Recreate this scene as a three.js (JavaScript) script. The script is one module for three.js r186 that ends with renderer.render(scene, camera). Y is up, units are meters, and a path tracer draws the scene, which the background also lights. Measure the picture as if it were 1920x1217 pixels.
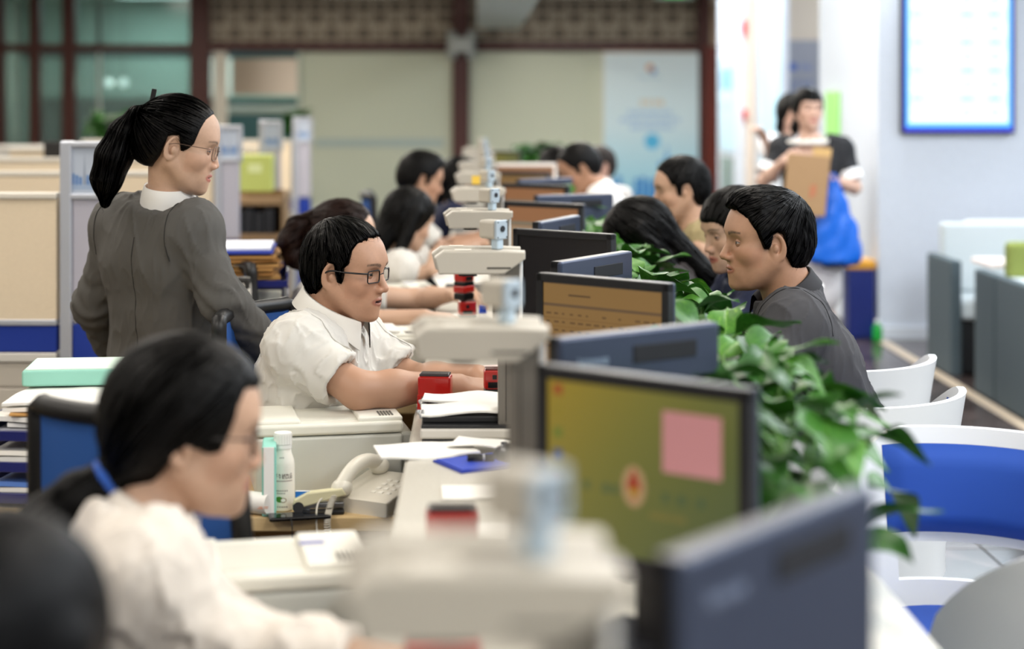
import * as THREE from 'three';
import { RoundedBoxGeometry } from 'three/addons/geometries/RoundedBoxGeometry.js';
import { mergeGeometries, mergeVertices, toCreasedNormals } from 'three/addons/utils/BufferGeometryUtils.js';
import { ImprovedNoise } from 'three/addons/math/ImprovedNoise.js';
import { RectAreaLightUniformsLib } from 'three/addons/lights/RectAreaLightUniformsLib.js';
import { FontLoader } from 'three/addons/loaders/FontLoader.js';
import { TextGeometry } from 'three/addons/geometries/TextGeometry.js';

// ------------------------------------------------------------------ camera, exposure, ceiling light
const W = 1920, H = 1217, FPX = 3142, PPX = 895, PPY = 184, EYE = 1.56;
const scene = new THREE.Scene();
const camera = new THREE.PerspectiveCamera(2 * Math.atan(H / 2 / FPX) * 180 / Math.PI, W / H, 0.05, 80);
camera.position.set(0, EYE, 0);
camera.setViewOffset(W, H, W / 2 - PPX, H / 2 - PPY, W, H);     // level camera with the lens shifted down
camera.focus = 4.02;
camera.userData.fStop = 1.75;
camera.updateMatrixWorld();
const renderer = new THREE.WebGLRenderer({ antialias: true });
renderer.toneMapping = THREE.LinearToneMapping;
renderer.toneMappingExposure = 0.9;
renderer.shadowMap.enabled = true;
scene.background = new THREE.Color(0x0a0c0e);
RectAreaLightUniformsLib.init();
const CEIL = 3.05;
const WARM = new THREE.Color(1.0, 0.93, 0.84), COOL = new THREE.Color(0.90, 0.955, 1.0);
// ceiling LED panels: x, z, width along x, length along z, colour, radiance
const PANELS = [];
for (const z of [0.6, -2.2, -5.0, -7.8, -11.0, -14.5, -18.2]) {
  PANELS.push([-4.4, z, 0.6, 1.2, WARM, z < -10 ? 30 : 15], [-1.9, z, 0.6, 1.2, WARM, z < -10 ? 34 : 15], [0.75, z, 0.6, 1.2, WARM, z < -10 ? 34 : 14]);
  if (z > -12) PANELS.push([2.5, z, 0.6, 1.2, COOL, 30], [4.6, z, 0.6, 1.2, COOL, 30]);
}
PANELS.push([3.6, -14.0, 0.6, 1.2, COOL, 12], [1.9, -14.4, 0.6, 1.2, COOL, 34], [1.9, -17.4, 0.6, 1.2, COOL, 34], [4.6, -19.6, 0.6, 1.2, COOL, 24]);
PANELS.push([-4.6, -24.2, 1.2, 0.6, COOL, 44], [-1.6, -24.2, 1.2, 0.6, WARM, 46], [1.6, -24.2, 1.2, 0.6, WARM, 46]);

// ------------------------------------------------------------------ helpers
let seed = 12345;
const rnd = () => { seed = (seed * 1664525 + 1013904223) >>> 0; return seed / 4294967296; };
const rr = (a, b) => a + (b - a) * rnd();
const V = (x, y, z) => new THREE.Vector3(x, y, z);
const P = (px, py, d) => V((px - PPX) * d / FPX, EYE - (py - PPY) * d / FPX, -d);   // a point of the place, d metres into it
const XP = (px, d) => (px - PPX) * d / FPX;
const YP = (py, d) => EYE - (py - PPY) * d / FPX;
const perlin = new ImprovedNoise();
const N3 = (x, y, z) => perlin.noise(x + 100.3, y + 50.7, z + 20.1);
const clamp = (x, a, b) => Math.min(b, Math.max(a, x));
const lerp = (a, b, t) => a + (b - a) * t;
const sstep = (a, b, x) => { const t = clamp((x - a) / (b - a), 0, 1); return t * t * (3 - 2 * t); };
const used = new Map();
function numbered(n) {
  const k = used.get(n) || 0; used.set(n, k + 1);
  return k ? n + '_' + String(k).padStart(3, '0') : n;
}
function M(color, o = {}) {
  const phys = o.transmission !== undefined || o.clearcoat !== undefined || o.sheen !== undefined;
  return new (phys ? THREE.MeshPhysicalMaterial : THREE.MeshStandardMaterial)({ color, roughness: 0.6, metalness: 0, ...o });
}
const bx = (w, h, d, x = 0, y = 0, z = 0, r = 0, seg = 2) => {
  const g = r > 0 ? new RoundedBoxGeometry(w, h, d, seg, Math.min(r, w / 2.01, h / 2.01, d / 2.01)) : new THREE.BoxGeometry(w, h, d);
  return g.translate(x, y, z);
};
const cyl = (r0, r1, h, x = 0, y = 0, z = 0, n = 24) => new THREE.CylinderGeometry(r1, r0, h, n).translate(x, y, z);
const sph = (r, x = 0, y = 0, z = 0, sx = 1, sy = 1, sz = 1, n = 20) => new THREE.SphereGeometry(r, n, Math.round(n * 0.7)).scale(sx, sy, sz).translate(x, y, z);
const tube = (pts, r, n = 24, k = 8, closed = false) => new THREE.TubeGeometry(new THREE.CatmullRomCurve3(pts.map(p => p.isVector3 ? p : V(...p)), closed, 'centripetal'), n, r, k, closed);
const rot = (g, rx = 0, ry = 0, rz = 0) => { if (rx) g.rotateX(rx); if (ry) g.rotateY(ry); if (rz) g.rotateZ(rz); return g; };
function shapeOf(pts) { const s = new THREE.Shape(); pts.forEach(([x, y], i) => i ? s.lineTo(x, y) : s.moveTo(x, y)); s.closePath(); return s; }
function roundRect(w, h, r, s = new THREE.Shape()) {
  const x = -w / 2, y = -h / 2;
  s.moveTo(x + r, y); s.lineTo(x + w - r, y); s.absarc(x + w - r, y + r, r, -Math.PI / 2, 0); s.lineTo(x + w, y + h - r); s.absarc(x + w - r, y + h - r, r, 0, Math.PI / 2);
  s.lineTo(x + r, y + h); s.absarc(x + r, y + h - r, r, Math.PI / 2, Math.PI); s.lineTo(x, y + r); s.absarc(x + r, y + r, r, Math.PI, Math.PI * 1.5);
  return s;
}
const ext = (s, depth, bevel = 0, seg = 2, curve = 10) => new THREE.ExtrudeGeometry(s, { depth, bevelEnabled: bevel > 0, bevelThickness: bevel, bevelSize: bevel, bevelSegments: seg, curveSegments: curve });
function joined(gs) {
  gs = (Array.isArray(gs) ? gs : [gs]).filter(Boolean);
  if (gs.length === 1) return gs[0];
  const keepColor = gs.every(g => g.attributes.color);
  return mergeGeometries(gs.map(g => {
    const h = g.index ? g.toNonIndexed() : g.clone();
    for (const k of Object.keys(h.attributes)) if (!['position', 'normal', 'uv'].includes(k) && !(k === 'color' && keepColor)) h.deleteAttribute(k);
    if (!h.attributes.uv) h.setAttribute('uv', new THREE.BufferAttribute(new Float32Array(h.attributes.position.count * 2), 2));
    if (!h.attributes.normal) h.computeVertexNormals();
    return h;
  }));
}
function part(name, gs, material, parent, label) {
  const m = new THREE.Mesh(joined(gs), material);
  m.name = name; m.castShadow = m.receiveShadow = true; parent.add(m);
  if (label) m.userData.label = label;
  return m;
}
function thing(name, label, category, pos = [0, 0, 0], turn = 0, group) {
  const o = new THREE.Group(); o.name = numbered(name); scene.add(o);
  if (pos.isVector3) o.position.copy(pos); else o.position.set(...pos);
  o.rotation.y = turn; o.userData = { label, category };
  if (group) o.userData.group = group;
  return o;
}
function struct(name, gs, material, label, category) {
  const m = part(name, gs, material, scene); m.name = numbered(name);
  m.userData = { kind: 'structure', label, category };
  return m;
}
function copyOf(o, pos, turn, label) {
  const c = o.clone(); c.name = numbered(o.name.replace(/_\d{3}$/, '')); scene.add(c);
  c.userData = { ...o.userData, label };
  if (pos.isVector3) c.position.copy(pos); else c.position.set(...pos);
  c.rotation.y = turn;
  return c;
}
// textures
function dataTex(n, m, fn, srgb = true) {
  const a = new Uint8Array(n * m * 4);
  for (let j = 0; j < m; j++) for (let i = 0; i < n; i++) { const c = fn(i / n, j / m); const o = (j * n + i) * 4; a[o] = clamp(c[0], 0, 255); a[o + 1] = clamp(c[1], 0, 255); a[o + 2] = clamp(c[2], 0, 255); a[o + 3] = 255; }
  const t = new THREE.DataTexture(a, n, m); t.magFilter = THREE.LinearFilter; t.minFilter = THREE.LinearFilter;
  t.wrapS = t.wrapT = THREE.RepeatWrapping; if (srgb) t.colorSpace = THREE.SRGBColorSpace; t.needsUpdate = true; return t;
}
function canvasTex(w, h, draw) {
  const c = document.createElement('canvas'); c.width = w; c.height = h; draw(c.getContext('2d'), w, h);
  const t = new THREE.CanvasTexture(c); t.colorSpace = THREE.SRGBColorSpace; t.anisotropy = 4; return t;
}
const tileNoise = (u, v, f, z = 0) => { // noise that repeats over the unit square
  const a = u * Math.PI * 2, b = v * Math.PI * 2, R = f / (Math.PI * 2);
  return N3(Math.cos(a) * R + z, Math.sin(a) * R + Math.cos(b) * R, Math.sin(b) * R + z * 2.3);
};
const woodTex = (c0, c1) => dataTex(256, 256, (u, v) => {
  const g = 0.5 + 0.5 * Math.sin((v * 22 + 2.2 * tileNoise(u, v, 3, 4)) * Math.PI * 2) * 0.6 + 0.35 * tileNoise(u, v, 30, 9);
  return c0.map((c, i) => lerp(c, c1[i], clamp(g, 0, 1)));
});
const weave = dataTex(128, 128, (u, v) => { const s = 128 + 70 * Math.sin(u * Math.PI * 64) * Math.sin(v * Math.PI * 64) + 40 * tileNoise(u, v, 60); return [s, s, s]; }, false);
const speckle = (c, amp, f = 40, seedz = 3) => dataTex(256, 256, (u, v) => { const n = amp * (tileNoise(u, v, f, seedz) + 0.6 * tileNoise(u, v, f * 2.7, seedz + 7)); return c.map(k => k + n); });
function rep(t, x, y) { const c = t.clone(); c.repeat.set(x, y); c.needsUpdate = true; return c; }
const font = await new FontLoader().loadAsync('fonts/droid/droid_sans_bold.typeface.json');

for (const [x, z, w, l, c, k] of PANELS) {
  const cool = c === COOL;
  const zone = z < -22 ? 'behind the glass partition' : cool ? 'over the visitor hall' : x < -1 ? 'over the staff desks' : 'over the service counter';
  const f = thing('ceiling_light', `flat rectangular ${cool ? 'cool' : 'warm'} white LED panel in the ceiling ${zone}`, 'ceiling light', [x, CEIL, z], 0, `LED panels ${zone}`);
  part('frame', [bx(w + 0.04, 0.03, 0.02, 0, -0.015, l / 2 + 0.01), bx(w + 0.04, 0.03, 0.02, 0, -0.015, -l / 2 - 0.01), bx(0.02, 0.03, l, w / 2 + 0.01, -0.015, 0), bx(0.02, 0.03, l, -w / 2 - 0.01, -0.015, 0)], M(0xd8d8d6, { metalness: 0.3, roughness: 0.4 }), f);
  part('diffuser', bx(w, 0.012, l, 0, -0.016, 0), M(0xffffff, { emissive: c, emissiveIntensity: 3, roughness: 0.5 }), f);
  const lamp = new THREE.RectAreaLight(c, k, w, l);
  lamp.name = 'panel_glow'; lamp.rotation.x = -Math.PI / 2; lamp.position.y = -0.034; lamp.castShadow = true; f.add(lamp);
}
// ------------------------------------------------------------------ bodies: distance fields meshed with surface nets
const smin = (a, b, k) => { const h = Math.max(k - Math.abs(a - b), 0) / k; return Math.min(a, b) - h * h * k * 0.25; };
const smax = (a, b, k) => -smin(-a, -b, k);
function cap(a, b, ra, rb = ra) {
  const ax = a.x, ay = a.y, az = a.z, bx_ = b.x - ax, by = b.y - ay, bz = b.z - az, il = 1 / Math.max(1e-9, bx_ * bx_ + by * by + bz * bz);
  const fn = (x, y, z) => { x -= ax; y -= ay; z -= az; let h = (x * bx_ + y * by + z * bz) * il; h = h < 0 ? 0 : h > 1 ? 1 : h; const u = x - bx_ * h, v = y - by * h, w = z - bz * h; return Math.sqrt(u * u + v * v + w * w) - (ra + (rb - ra) * h); };
  fn.c = [ax, ay, az, bx_, by, bz, il, ra, rb - ra]; return fn;
}
function ell(cx, cy, cz, rx, ry, rz) {
  return (x, y, z) => { x = (x - cx) / rx; y = (y - cy) / ry; z = (z - cz) / rz; const k0 = Math.sqrt(x * x + y * y + z * z); const k1 = Math.sqrt(x * x / (rx * rx) + y * y / (ry * ry) + z * z / (rz * rz)); return k1 < 1e-6 ? -Math.min(rx, ry, rz) : k0 * (k0 - 1) / k1; };
}
const uni = (fs, k) => {
  if (!fs.every(f => f.c)) return uniAny(fs, k);
  const c = new Float64Array(fs.flatMap(f => f.c)), n = c.length;
  return (x, y, z) => {
    let d = 1e3;
    for (let i = 0; i < n; i += 9) {
      const X = x - c[i], Y = y - c[i + 1], Z = z - c[i + 2], bx_ = c[i + 3], by = c[i + 4], bz = c[i + 5];
      let h = (X * bx_ + Y * by + Z * bz) * c[i + 6]; h = h < 0 ? 0 : h > 1 ? 1 : h;
      const u = X - bx_ * h, v = Y - by * h, w = Z - bz * h, e = Math.sqrt(u * u + v * v + w * w) - (c[i + 7] + c[i + 8] * h), g = Math.abs(d - e);
      d = d < e ? d : e; if (g < k) { const q = k - g; d -= q * q / k * 0.25; }
    }
    return d;
  };
};
const uniAny = (fs, k) => (x, y, z) => { let d = fs[0](x, y, z); for (let i = 1; i < fs.length; i++) d = smin(d, fs[i](x, y, z), k); return d; };
function inFrame(f, m) { // f lives in the frame m (rigid with uniform scale)
  const s = m.getMaxScaleOnAxis(), e = m.clone().invert().elements;
  return (x, y, z) => f(e[0] * x + e[4] * y + e[8] * z + e[12], e[1] * x + e[5] * y + e[9] * z + e[13], e[2] * x + e[6] * y + e[10] * z + e[14]) * s;
}
function nets(f, lo, hi, cell, color) {
  const nx = Math.ceil((hi.x - lo.x) / cell) + 2, ny = Math.ceil((hi.y - lo.y) / cell) + 2, nz = Math.ceil((hi.z - lo.z) / cell) + 2, B = 6;
  const F = new Float32Array(nx * ny * nz), at = (i, j, k) => (k * ny + j) * nx + i;
  const lim = cell * B * 0.87 * 1.35 + 0.012;
  for (let K = 0; K < nz; K += B) for (let J = 0; J < ny; J += B) for (let I = 0; I < nx; I += B) {
    const c = f(lo.x + (I + B / 2) * cell, lo.y + (J + B / 2) * cell, lo.z + (K + B / 2) * cell), far = Math.abs(c) > lim;
    for (let k = K; k < Math.min(nz, K + B); k++) for (let j = J; j < Math.min(ny, J + B); j++) for (let i = I; i < Math.min(nx, I + B); i++)
      F[at(i, j, k)] = far ? c : f(lo.x + i * cell, lo.y + j * cell, lo.z + k * cell);
  }
  const id = new Int32Array(nx * ny * nz).fill(-1), pos = [], nor = [], col = [], idx = [], e = cell * 0.5;
  for (let k = 0; k < nz - 1; k++) for (let j = 0; j < ny - 1; j++) for (let i = 0; i < nx - 1; i++) {
    let n = 0, sx = 0, sy = 0, sz = 0, mask = 0;
    const v = [];
    for (let c = 0; c < 8; c++) { const q = F[at(i + (c & 1), j + (c >> 1 & 1), k + (c >> 2))]; v.push(q); if (q < 0) mask |= 1 << c; }
    if (mask === 0 || mask === 255) continue;
    for (let c = 0; c < 8; c++) for (let ax = 1; ax < 8; ax <<= 1) if (!(c & ax)) {
      const a = v[c], b = v[c | ax]; if ((a < 0) === (b < 0)) continue;
      const t = a / (a - b); n++;
      sx += (c & 1) + (ax === 1 ? t : 0); sy += (c >> 1 & 1) + (ax === 2 ? t : 0); sz += (c >> 2) + (ax === 4 ? t : 0);
    }
    let x = lo.x + (i + sx / n) * cell, y = lo.y + (j + sy / n) * cell, z = lo.z + (k + sz / n) * cell;
    let gx = f(x + e, y, z) - f(x - e, y, z), gy = f(x, y + e, z) - f(x, y - e, z), gz = f(x, y, z + e) - f(x, y, z - e);
    const gl = 1 / Math.max(1e-9, Math.hypot(gx, gy, gz)); gx *= gl; gy *= gl; gz *= gl;
    const d = clamp(f(x, y, z), -cell * 0.4, cell * 0.4); x -= gx * d; y -= gy * d; z -= gz * d;
    id[at(i, j, k)] = pos.length / 3; pos.push(x, y, z); nor.push(gx, gy, gz);
    if (color) { const c = color(x, y, z); col.push(c[0], c[1], c[2]); }
  }
  const quad = (a, b, c, d, flip) => { if (a < 0 || b < 0 || c < 0 || d < 0) return; if (flip) idx.push(a, c, b, a, d, c); else idx.push(a, b, c, a, c, d); };
  for (let k = 1; k < nz - 1; k++) for (let j = 1; j < ny - 1; j++) for (let i = 1; i < nx - 1; i++) {
    const a = F[at(i, j, k)] < 0;
    if (a !== F[at(i + 1, j, k)] < 0) quad(id[at(i, j - 1, k - 1)], id[at(i, j, k - 1)], id[at(i, j, k)], id[at(i, j - 1, k)], !a);
    if (a !== F[at(i, j + 1, k)] < 0) quad(id[at(i - 1, j, k - 1)], id[at(i - 1, j, k)], id[at(i, j, k)], id[at(i, j, k - 1)], !a);
    if (a !== F[at(i, j, k + 1)] < 0) quad(id[at(i - 1, j - 1, k)], id[at(i, j - 1, k)], id[at(i, j, k)], id[at(i - 1, j, k)], !a);
  }
  const g = new THREE.BufferGeometry();
  g.setAttribute('position', new THREE.Float32BufferAttribute(pos, 3)); g.setAttribute('normal', new THREE.Float32BufferAttribute(nor, 3));
  if (color) g.setAttribute('color', new THREE.Float32BufferAttribute(col, 3));
  g.setIndex(idx); return g;
}
// ---- head, in its own frame: x forward, y up, z to the person's right; eyes at y = 0, 0.23 tall
function headField(o) {
  const fem = o.sex === 'f', S = [-1, 1];
  const w = fem ? 0.95 : 1;
  const base = [ell(-0.008, 0.03, 0, 0.097, 0.083, 0.074), ell(0.032, -0.035, 0, 0.054, fem ? 0.077 : 0.08, 0.056 * w), ell(0.036, 0.045, 0, 0.053, 0.05, 0.058)];
  const mid = [];
  for (const s of S) {
    mid.push(cap(V(-0.004, -0.046, s * 0.052 * w), V(0.05, fem ? -0.091 : -0.095, s * 0.02), fem ? 0.017 : 0.02, fem ? 0.014 : 0.017));
    mid.push(ell(0.052, -0.026, s * 0.037, 0.024, 0.02, 0.021));
  }
  mid.push(ell(0.0725, fem ? -0.099 : -0.102, 0, 0.0185, 0.0165, 0.021), cap(V(0.074, 0.022, -0.028), V(0.074, 0.022, 0.028), fem ? 0.0105 : 0.013));
  const nose = [cap(V(0.086, 0.006, 0), V(fem ? 0.1015 : 0.1055, -0.034, 0), 0.007, fem ? 0.0082 : 0.0098), ell(0.095, -0.038, 0.0115, 0.0105, 0.0078, 0.0078), ell(0.095, -0.038, -0.0115, 0.0105, 0.0078, 0.0078)];
  const mouth = ell(0.0705, -0.067, 0, 0.0225, 0.03, 0.033);
  const lips = [cap(V(0.08, -0.066, -0.025), V(0.0935, -0.0618, -0.005), 0.0022, 0.004), cap(V(0.08, -0.066, 0.025), V(0.0935, -0.0618, 0.005), 0.0022, 0.0042), cap(V(0.093, -0.0618, -0.006), V(0.093, -0.0618, 0.006), 0.0042),
    cap(V(0.08, -0.0675, -0.023), V(0.0905, -0.0732, 0), 0.0026, 0.0056), cap(V(0.08, -0.0675, 0.023), V(0.0905, -0.0732, 0), 0.0026, 0.0056)];
  const B = uni(base, 0.03), Md = uni(mid, 0.016), Ns = uni(nose, 0.006);
  const slit = ell(0.099, -0.0675, 0, 0.014, o.open ? 0.0032 : 0.0008, 0.018);
  return (x, y, z) => {
    let d = smin(B(x, y, z), Md(x, y, z), 0.03);
    const az = Math.abs(z);
    if (x > 0.02 && d < 0.05) {
      const ex = x - 0.0955, ey = y - 0.002, ez = az - 0.032;
      d = smax(d, -(Math.sqrt(ex * ex + ey * ey * 1.2 + ez * ez * 0.6) - 0.0145), 0.014);
      d = smin(d, Ns(x, y, z), 0.011); d = smin(d, mouth(x, y, z), 0.016);
      let l = 1; for (const q of lips) l = Math.min(l, q(x, y, z)); d = smin(d, l, 0.003);
      d = smax(d, -slit(x, y, z), 0.003);
    }
    if (az > 0.05 && x < 0.05 && d < 0.06) { // ear: a shell that leans out from the skull
      const ty = (y + 0.008), q = az - 0.071 - 0.35 * (-(x + 0.004)) - 0.05 * ty, es = fem ? 0.9 : 1, ex = (x + 0.006 - 0.12 * ty) / 0.0195 / es, ey = ty / (ty > 0 ? 0.032 : 0.036) / es, rr_ = Math.sqrt(ex * ex + ey * ey);
      const outer = (rr_ - 1) * 0.0185, slab = Math.abs(q) - 0.0065 + 0.002 * (1 - Math.min(1, rr_));
      let e = smax(outer, slab, 0.006);
      const ix = (x + 0.002 - 0.12 * ty) / 0.0115, iy = (ty - 0.004) / 0.0215, bowl = Math.max((Math.sqrt(ix * ix + iy * iy) - 1) * 0.011, -(q + 0.0015));
      e = smax(e, -bowl, 0.004);
      e = smin(e, Math.hypot(x - 0.0, (ty + 0.004) * 0.7, q - 0.003) - 0.0075, 0.005);
      d = smin(d, e, 0.006);
    }
    return d;
  };
}
function headColor(o) {
  const sk = o.skin, fem = o.sex === 'f', lip = fem ? [sk[0] * 0.78, sk[1] * 0.42, sk[2] * 0.45] : [sk[0] * 0.72, sk[1] * 0.5, sk[2] * 0.5];
  const brow = [0.02, 0.016, 0.014], mix = (a, b, t) => [lerp(a[0], b[0], t), lerp(a[1], b[1], t), lerp(a[2], b[2], t)];
  return (x, y, z) => {
    const az = Math.abs(z); let c = sk;
    const blot = 1 + 0.06 * N3(x * 60, y * 60, z * 60) + 0.05 * N3(x * 190, y * 190, z * 190);
    c = [sk[0] * blot, sk[1] * blot, sk[2] * blot];
    if (x > 0.03 && y < -0.01 && y > -0.06 && az > 0.02) c = mix(c, [sk[0] * 1.02, sk[1] * 0.86, sk[2] * 0.82], 0.35);
    if (x > 0.09 && y < -0.025 && y > -0.05) c = mix(c, [sk[0], sk[1] * 0.82, sk[2] * 0.78], 0.4);
    const lx = Math.hypot((y + 0.0675) / 0.0105, z / 0.026); if (x > 0.076 && lx < 1.12) c = mix(c, lip, clamp((1.12 - lx) * 5, 0, 1));
    if (x > 0.072 && Math.abs(y + 0.0672) < (o.open ? 0.003 : 0.0012) && az < 0.016) c = o.open ? [0.09, 0.03, 0.028] : mix(c, [0.12, 0.04, 0.04], 0.7);
    const by = 0.0215 + 0.004 * Math.sin(clamp((az - 0.015) / 0.035, 0, 1) * 2.6), bt = fem ? 0.0028 : 0.0042;
    if (x > 0.045 && az > 0.013 && az < 0.051) { const t = clamp((bt * (1.1 - 0.5 * (az - 0.013) / 0.038) - Math.abs(y - by)) / 0.0025 + 0.4, 0, 1); if (t > 0) c = mix(c, brow, t * 0.88 * (0.8 + 0.3 * N3(x * 300, y * 300, z * 300))); }
    return c;
  };
}
const paint = (g, c) => { const n = g.attributes.position.count, a = new Float32Array(n * 3); for (let i = 0; i < n; i++) { const q = typeof c === 'function' ? c(g.attributes.position.getX(i), g.attributes.position.getY(i), g.attributes.position.getZ(i)) : c; a.set(q, i * 3); } g.setAttribute('color', new THREE.BufferAttribute(a, 3)); return g; };
function eyes(o) {
  const gs = [], r = 0.0122, ex = 0.0725, sk = o.skin;
  for (const s of [-1, 1]) {
    const ball = new THREE.SphereGeometry(r, 24, 18).translate(ex, -0.0005, s * 0.031);
    const gz = o.gaze || [1, -0.05, 0], gl = Math.hypot(...gz);
    gs.push(paint(ball, (x, y, z) => { const t = ((x - ex) * gz[0] + (y + 0.0005) * gz[1] + (z - s * 0.031) * gz[2]) / r / gl; return t > 0.97 ? [0.004, 0.004, 0.004] : t > 0.83 ? [0.02, 0.011, 0.008] : [0.42, 0.37, 0.34]; }));
    const R = r + 0.0011, up = o.lid === undefined ? 0.0027 : o.lid, dn = 0.0026;
    for (const q of [1, -1]) {
      const pos = [], col = [], idx = [], na = 14, nt = 5;
      for (let i = 0; i <= na; i++) for (let j = 0; j <= nt; j++) {
        const a = i / na * 2 - 1, e0 = Math.asin((q > 0 ? up : -dn) * (1 - a * a) / R), el = lerp(e0, q * 1.25, j / nt), az = a * 1.15 * 1;
        pos.push(ex + Math.cos(el) * Math.cos(az) * R, -0.0005 + Math.sin(el) * R + s * 0, s * 0.031 + Math.cos(el) * Math.sin(az) * R);
        const c = j === 0 && q > 0 ? [0.02, 0.015, 0.013] : [sk[0] * 0.88, sk[1] * 0.8, sk[2] * 0.78]; col.push(...c);
      }
      for (let i = 0; i < na; i++) for (let j = 0; j < nt; j++) { const a = i * (nt + 1) + j, b = a + nt + 1; if (q > 0) idx.push(a, b, a + 1, b, b + 1, a + 1); else idx.push(a, a + 1, b, b, a + 1, b + 1); }
      const g = new THREE.BufferGeometry(); g.setAttribute('position', new THREE.Float32BufferAttribute(pos, 3)); g.setAttribute('color', new THREE.Float32BufferAttribute(col, 3)); g.setIndex(idx); g.computeVertexNormals(); gs.push(g);
    }
  }
  return gs;
}
// ---- hair in the head frame
function lower(pts) { return x => { if (x >= pts[0][0]) return pts[0][1]; for (let i = 1; i < pts.length; i++) if (x >= pts[i][0]) return lerp(pts[i][1], pts[i - 1][1], (x - pts[i][0]) / (pts[i - 1][0] - pts[i][0])); return pts[pts.length - 1][1]; }; }
function hairField(o) {
  const st = o.hair, t = st.t ?? 0.012;
  const parts = [ell(-0.01, 0.031, 0, 0.098 + t, 0.083 + t * (st.top ?? 1.3), 0.073 + t * 0.85), ell(-0.045, -0.012, 0, 0.056 + t, 0.07, 0.058 + t * 0.7)];
  if (st.tuft) parts.push(ell(0.04, 0.092, 0, 0.052, st.tuft, 0.056));
  const shell = uni(parts, 0.03);
  const line = lower(st.line || [[0.082, 0.082], [0.066, 0.062], [0.05, 0.03], [0.036, 0.02], [0.026, -0.022], [0.014, -0.02], [0.008, 0.022], [-0.018, 0.026], [-0.03, -0.03], [-0.05, -0.07], [-0.09, -0.078]]);
  const extra = [];
  if (st.fall) for (const s of [-1, 1]) extra.push(cap(V(-0.01, 0.03, s * 0.064), V(st.fall[0], st.fall[1], s * 0.075), 0.036, 0.028));
  if (st.fall) extra.push(cap(V(-0.055, 0.02, 0), V(st.fall[0] - 0.06, st.fall[1], 0), 0.06, 0.05));
  if (st.bangs) extra.push(ell(0.058, 0.045, 0, 0.04, 0.034, 0.052));
  if (st.tail) { const p = st.tail.map(q => V(q[0], q[1], q[2])); for (let i = 0; i + 1 < p.length; i++) extra.push(cap(p[i], p[i + 1], st.tail[i][3], st.tail[i + 1][3])); }
  const ex = extra.length ? uni(extra, 0.02) : null, fx = st.freq || [28, 28, 90], am = st.rough ?? 0.0016;
  return (x, y, z) => {
    const b = line(x) + (st.mess || 0) * N3(z * 90, x * 60, 5);
    let d = smax(shell(x, y, z), (b - y) * 0.75, 0.012);
    if (st.inner !== false) d = Math.max(d, -(shell(x, y, z) + t + 0.012));
    if (ex) { let q = ex(x, y, z); if (st.fall) q = smax(q, (x - 0.035 - (st.cover || 0)) * 0.8, 0.01); d = smin(d, q, 0.012); }
    if (Math.abs(d) > 0.02) return d;
    return d + am * N3(x * fx[0], y * fx[1], z * fx[2]) + am * 0.6 * N3(x * fx[0] * 2.3, y * fx[1] * 2.1, z * fx[2] * 2.2);
  };
}
function strands(geo, f, flow, n, len, wid, lift, fly = 0.1, jit = 0.06) {
  const ps = geo.attributes.position, pos = [], nor = [], idx = [], e = 0.002, v = V(0, 0, 0), g = V(0, 0, 0), sd = V(0, 0, 0);
  const grad = p => g.set(f(p.x + e, p.y, p.z) - f(p.x - e, p.y, p.z), f(p.x, p.y + e, p.z) - f(p.x, p.y - e, p.z), f(p.x, p.y, p.z + e) - f(p.x, p.y, p.z - e)).normalize();
  for (let i = 0; i < n; i++) {
    const k = Math.floor(rnd() * ps.count), p = V(ps.getX(k), ps.getY(k), ps.getZ(k)), L = len * rr(0.6, 1.3), seg = 7, up = rnd() < fly ? rr(1, 5) : rr(0.2, 1), jx = rr(-jit, jit), jy = rr(-jit, jit), jz = rr(-jit, jit), b0 = pos.length / 3;
    for (let j = 0; j <= seg; j++) {
      grad(p); flow(p, v); v.normalize(); v.x += jx; v.y += jy; v.z += jz; v.addScaledVector(g, -v.dot(g)).normalize();
      sd.crossVectors(g, v).normalize();
      const w = wid * (1 - 0.85 * j / seg) * (j ? 1 : 0.6), t = lift * up * j / seg + 0.0003;
      for (const q of [-1, 1]) { pos.push(p.x + sd.x * w * q + g.x * t, p.y + sd.y * w * q + g.y * t, p.z + sd.z * w * q + g.z * t); nor.push(g.x, g.y, g.z); }
      if (j < seg) { const a = b0 + j * 2; idx.push(a, a + 1, a + 2, a + 1, a + 3, a + 2); }
      p.addScaledVector(v, L / seg); const d = f(p.x, p.y, p.z); grad(p); if (up < 1.5 || j < 3) p.addScaledVector(g, -d);
    }
  }
  const out = new THREE.BufferGeometry(); out.setAttribute('position', new THREE.Float32BufferAttribute(pos, 3)); out.setAttribute('normal', new THREE.Float32BufferAttribute(nor, 3)); out.setIndex(idx); return out;
}
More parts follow.
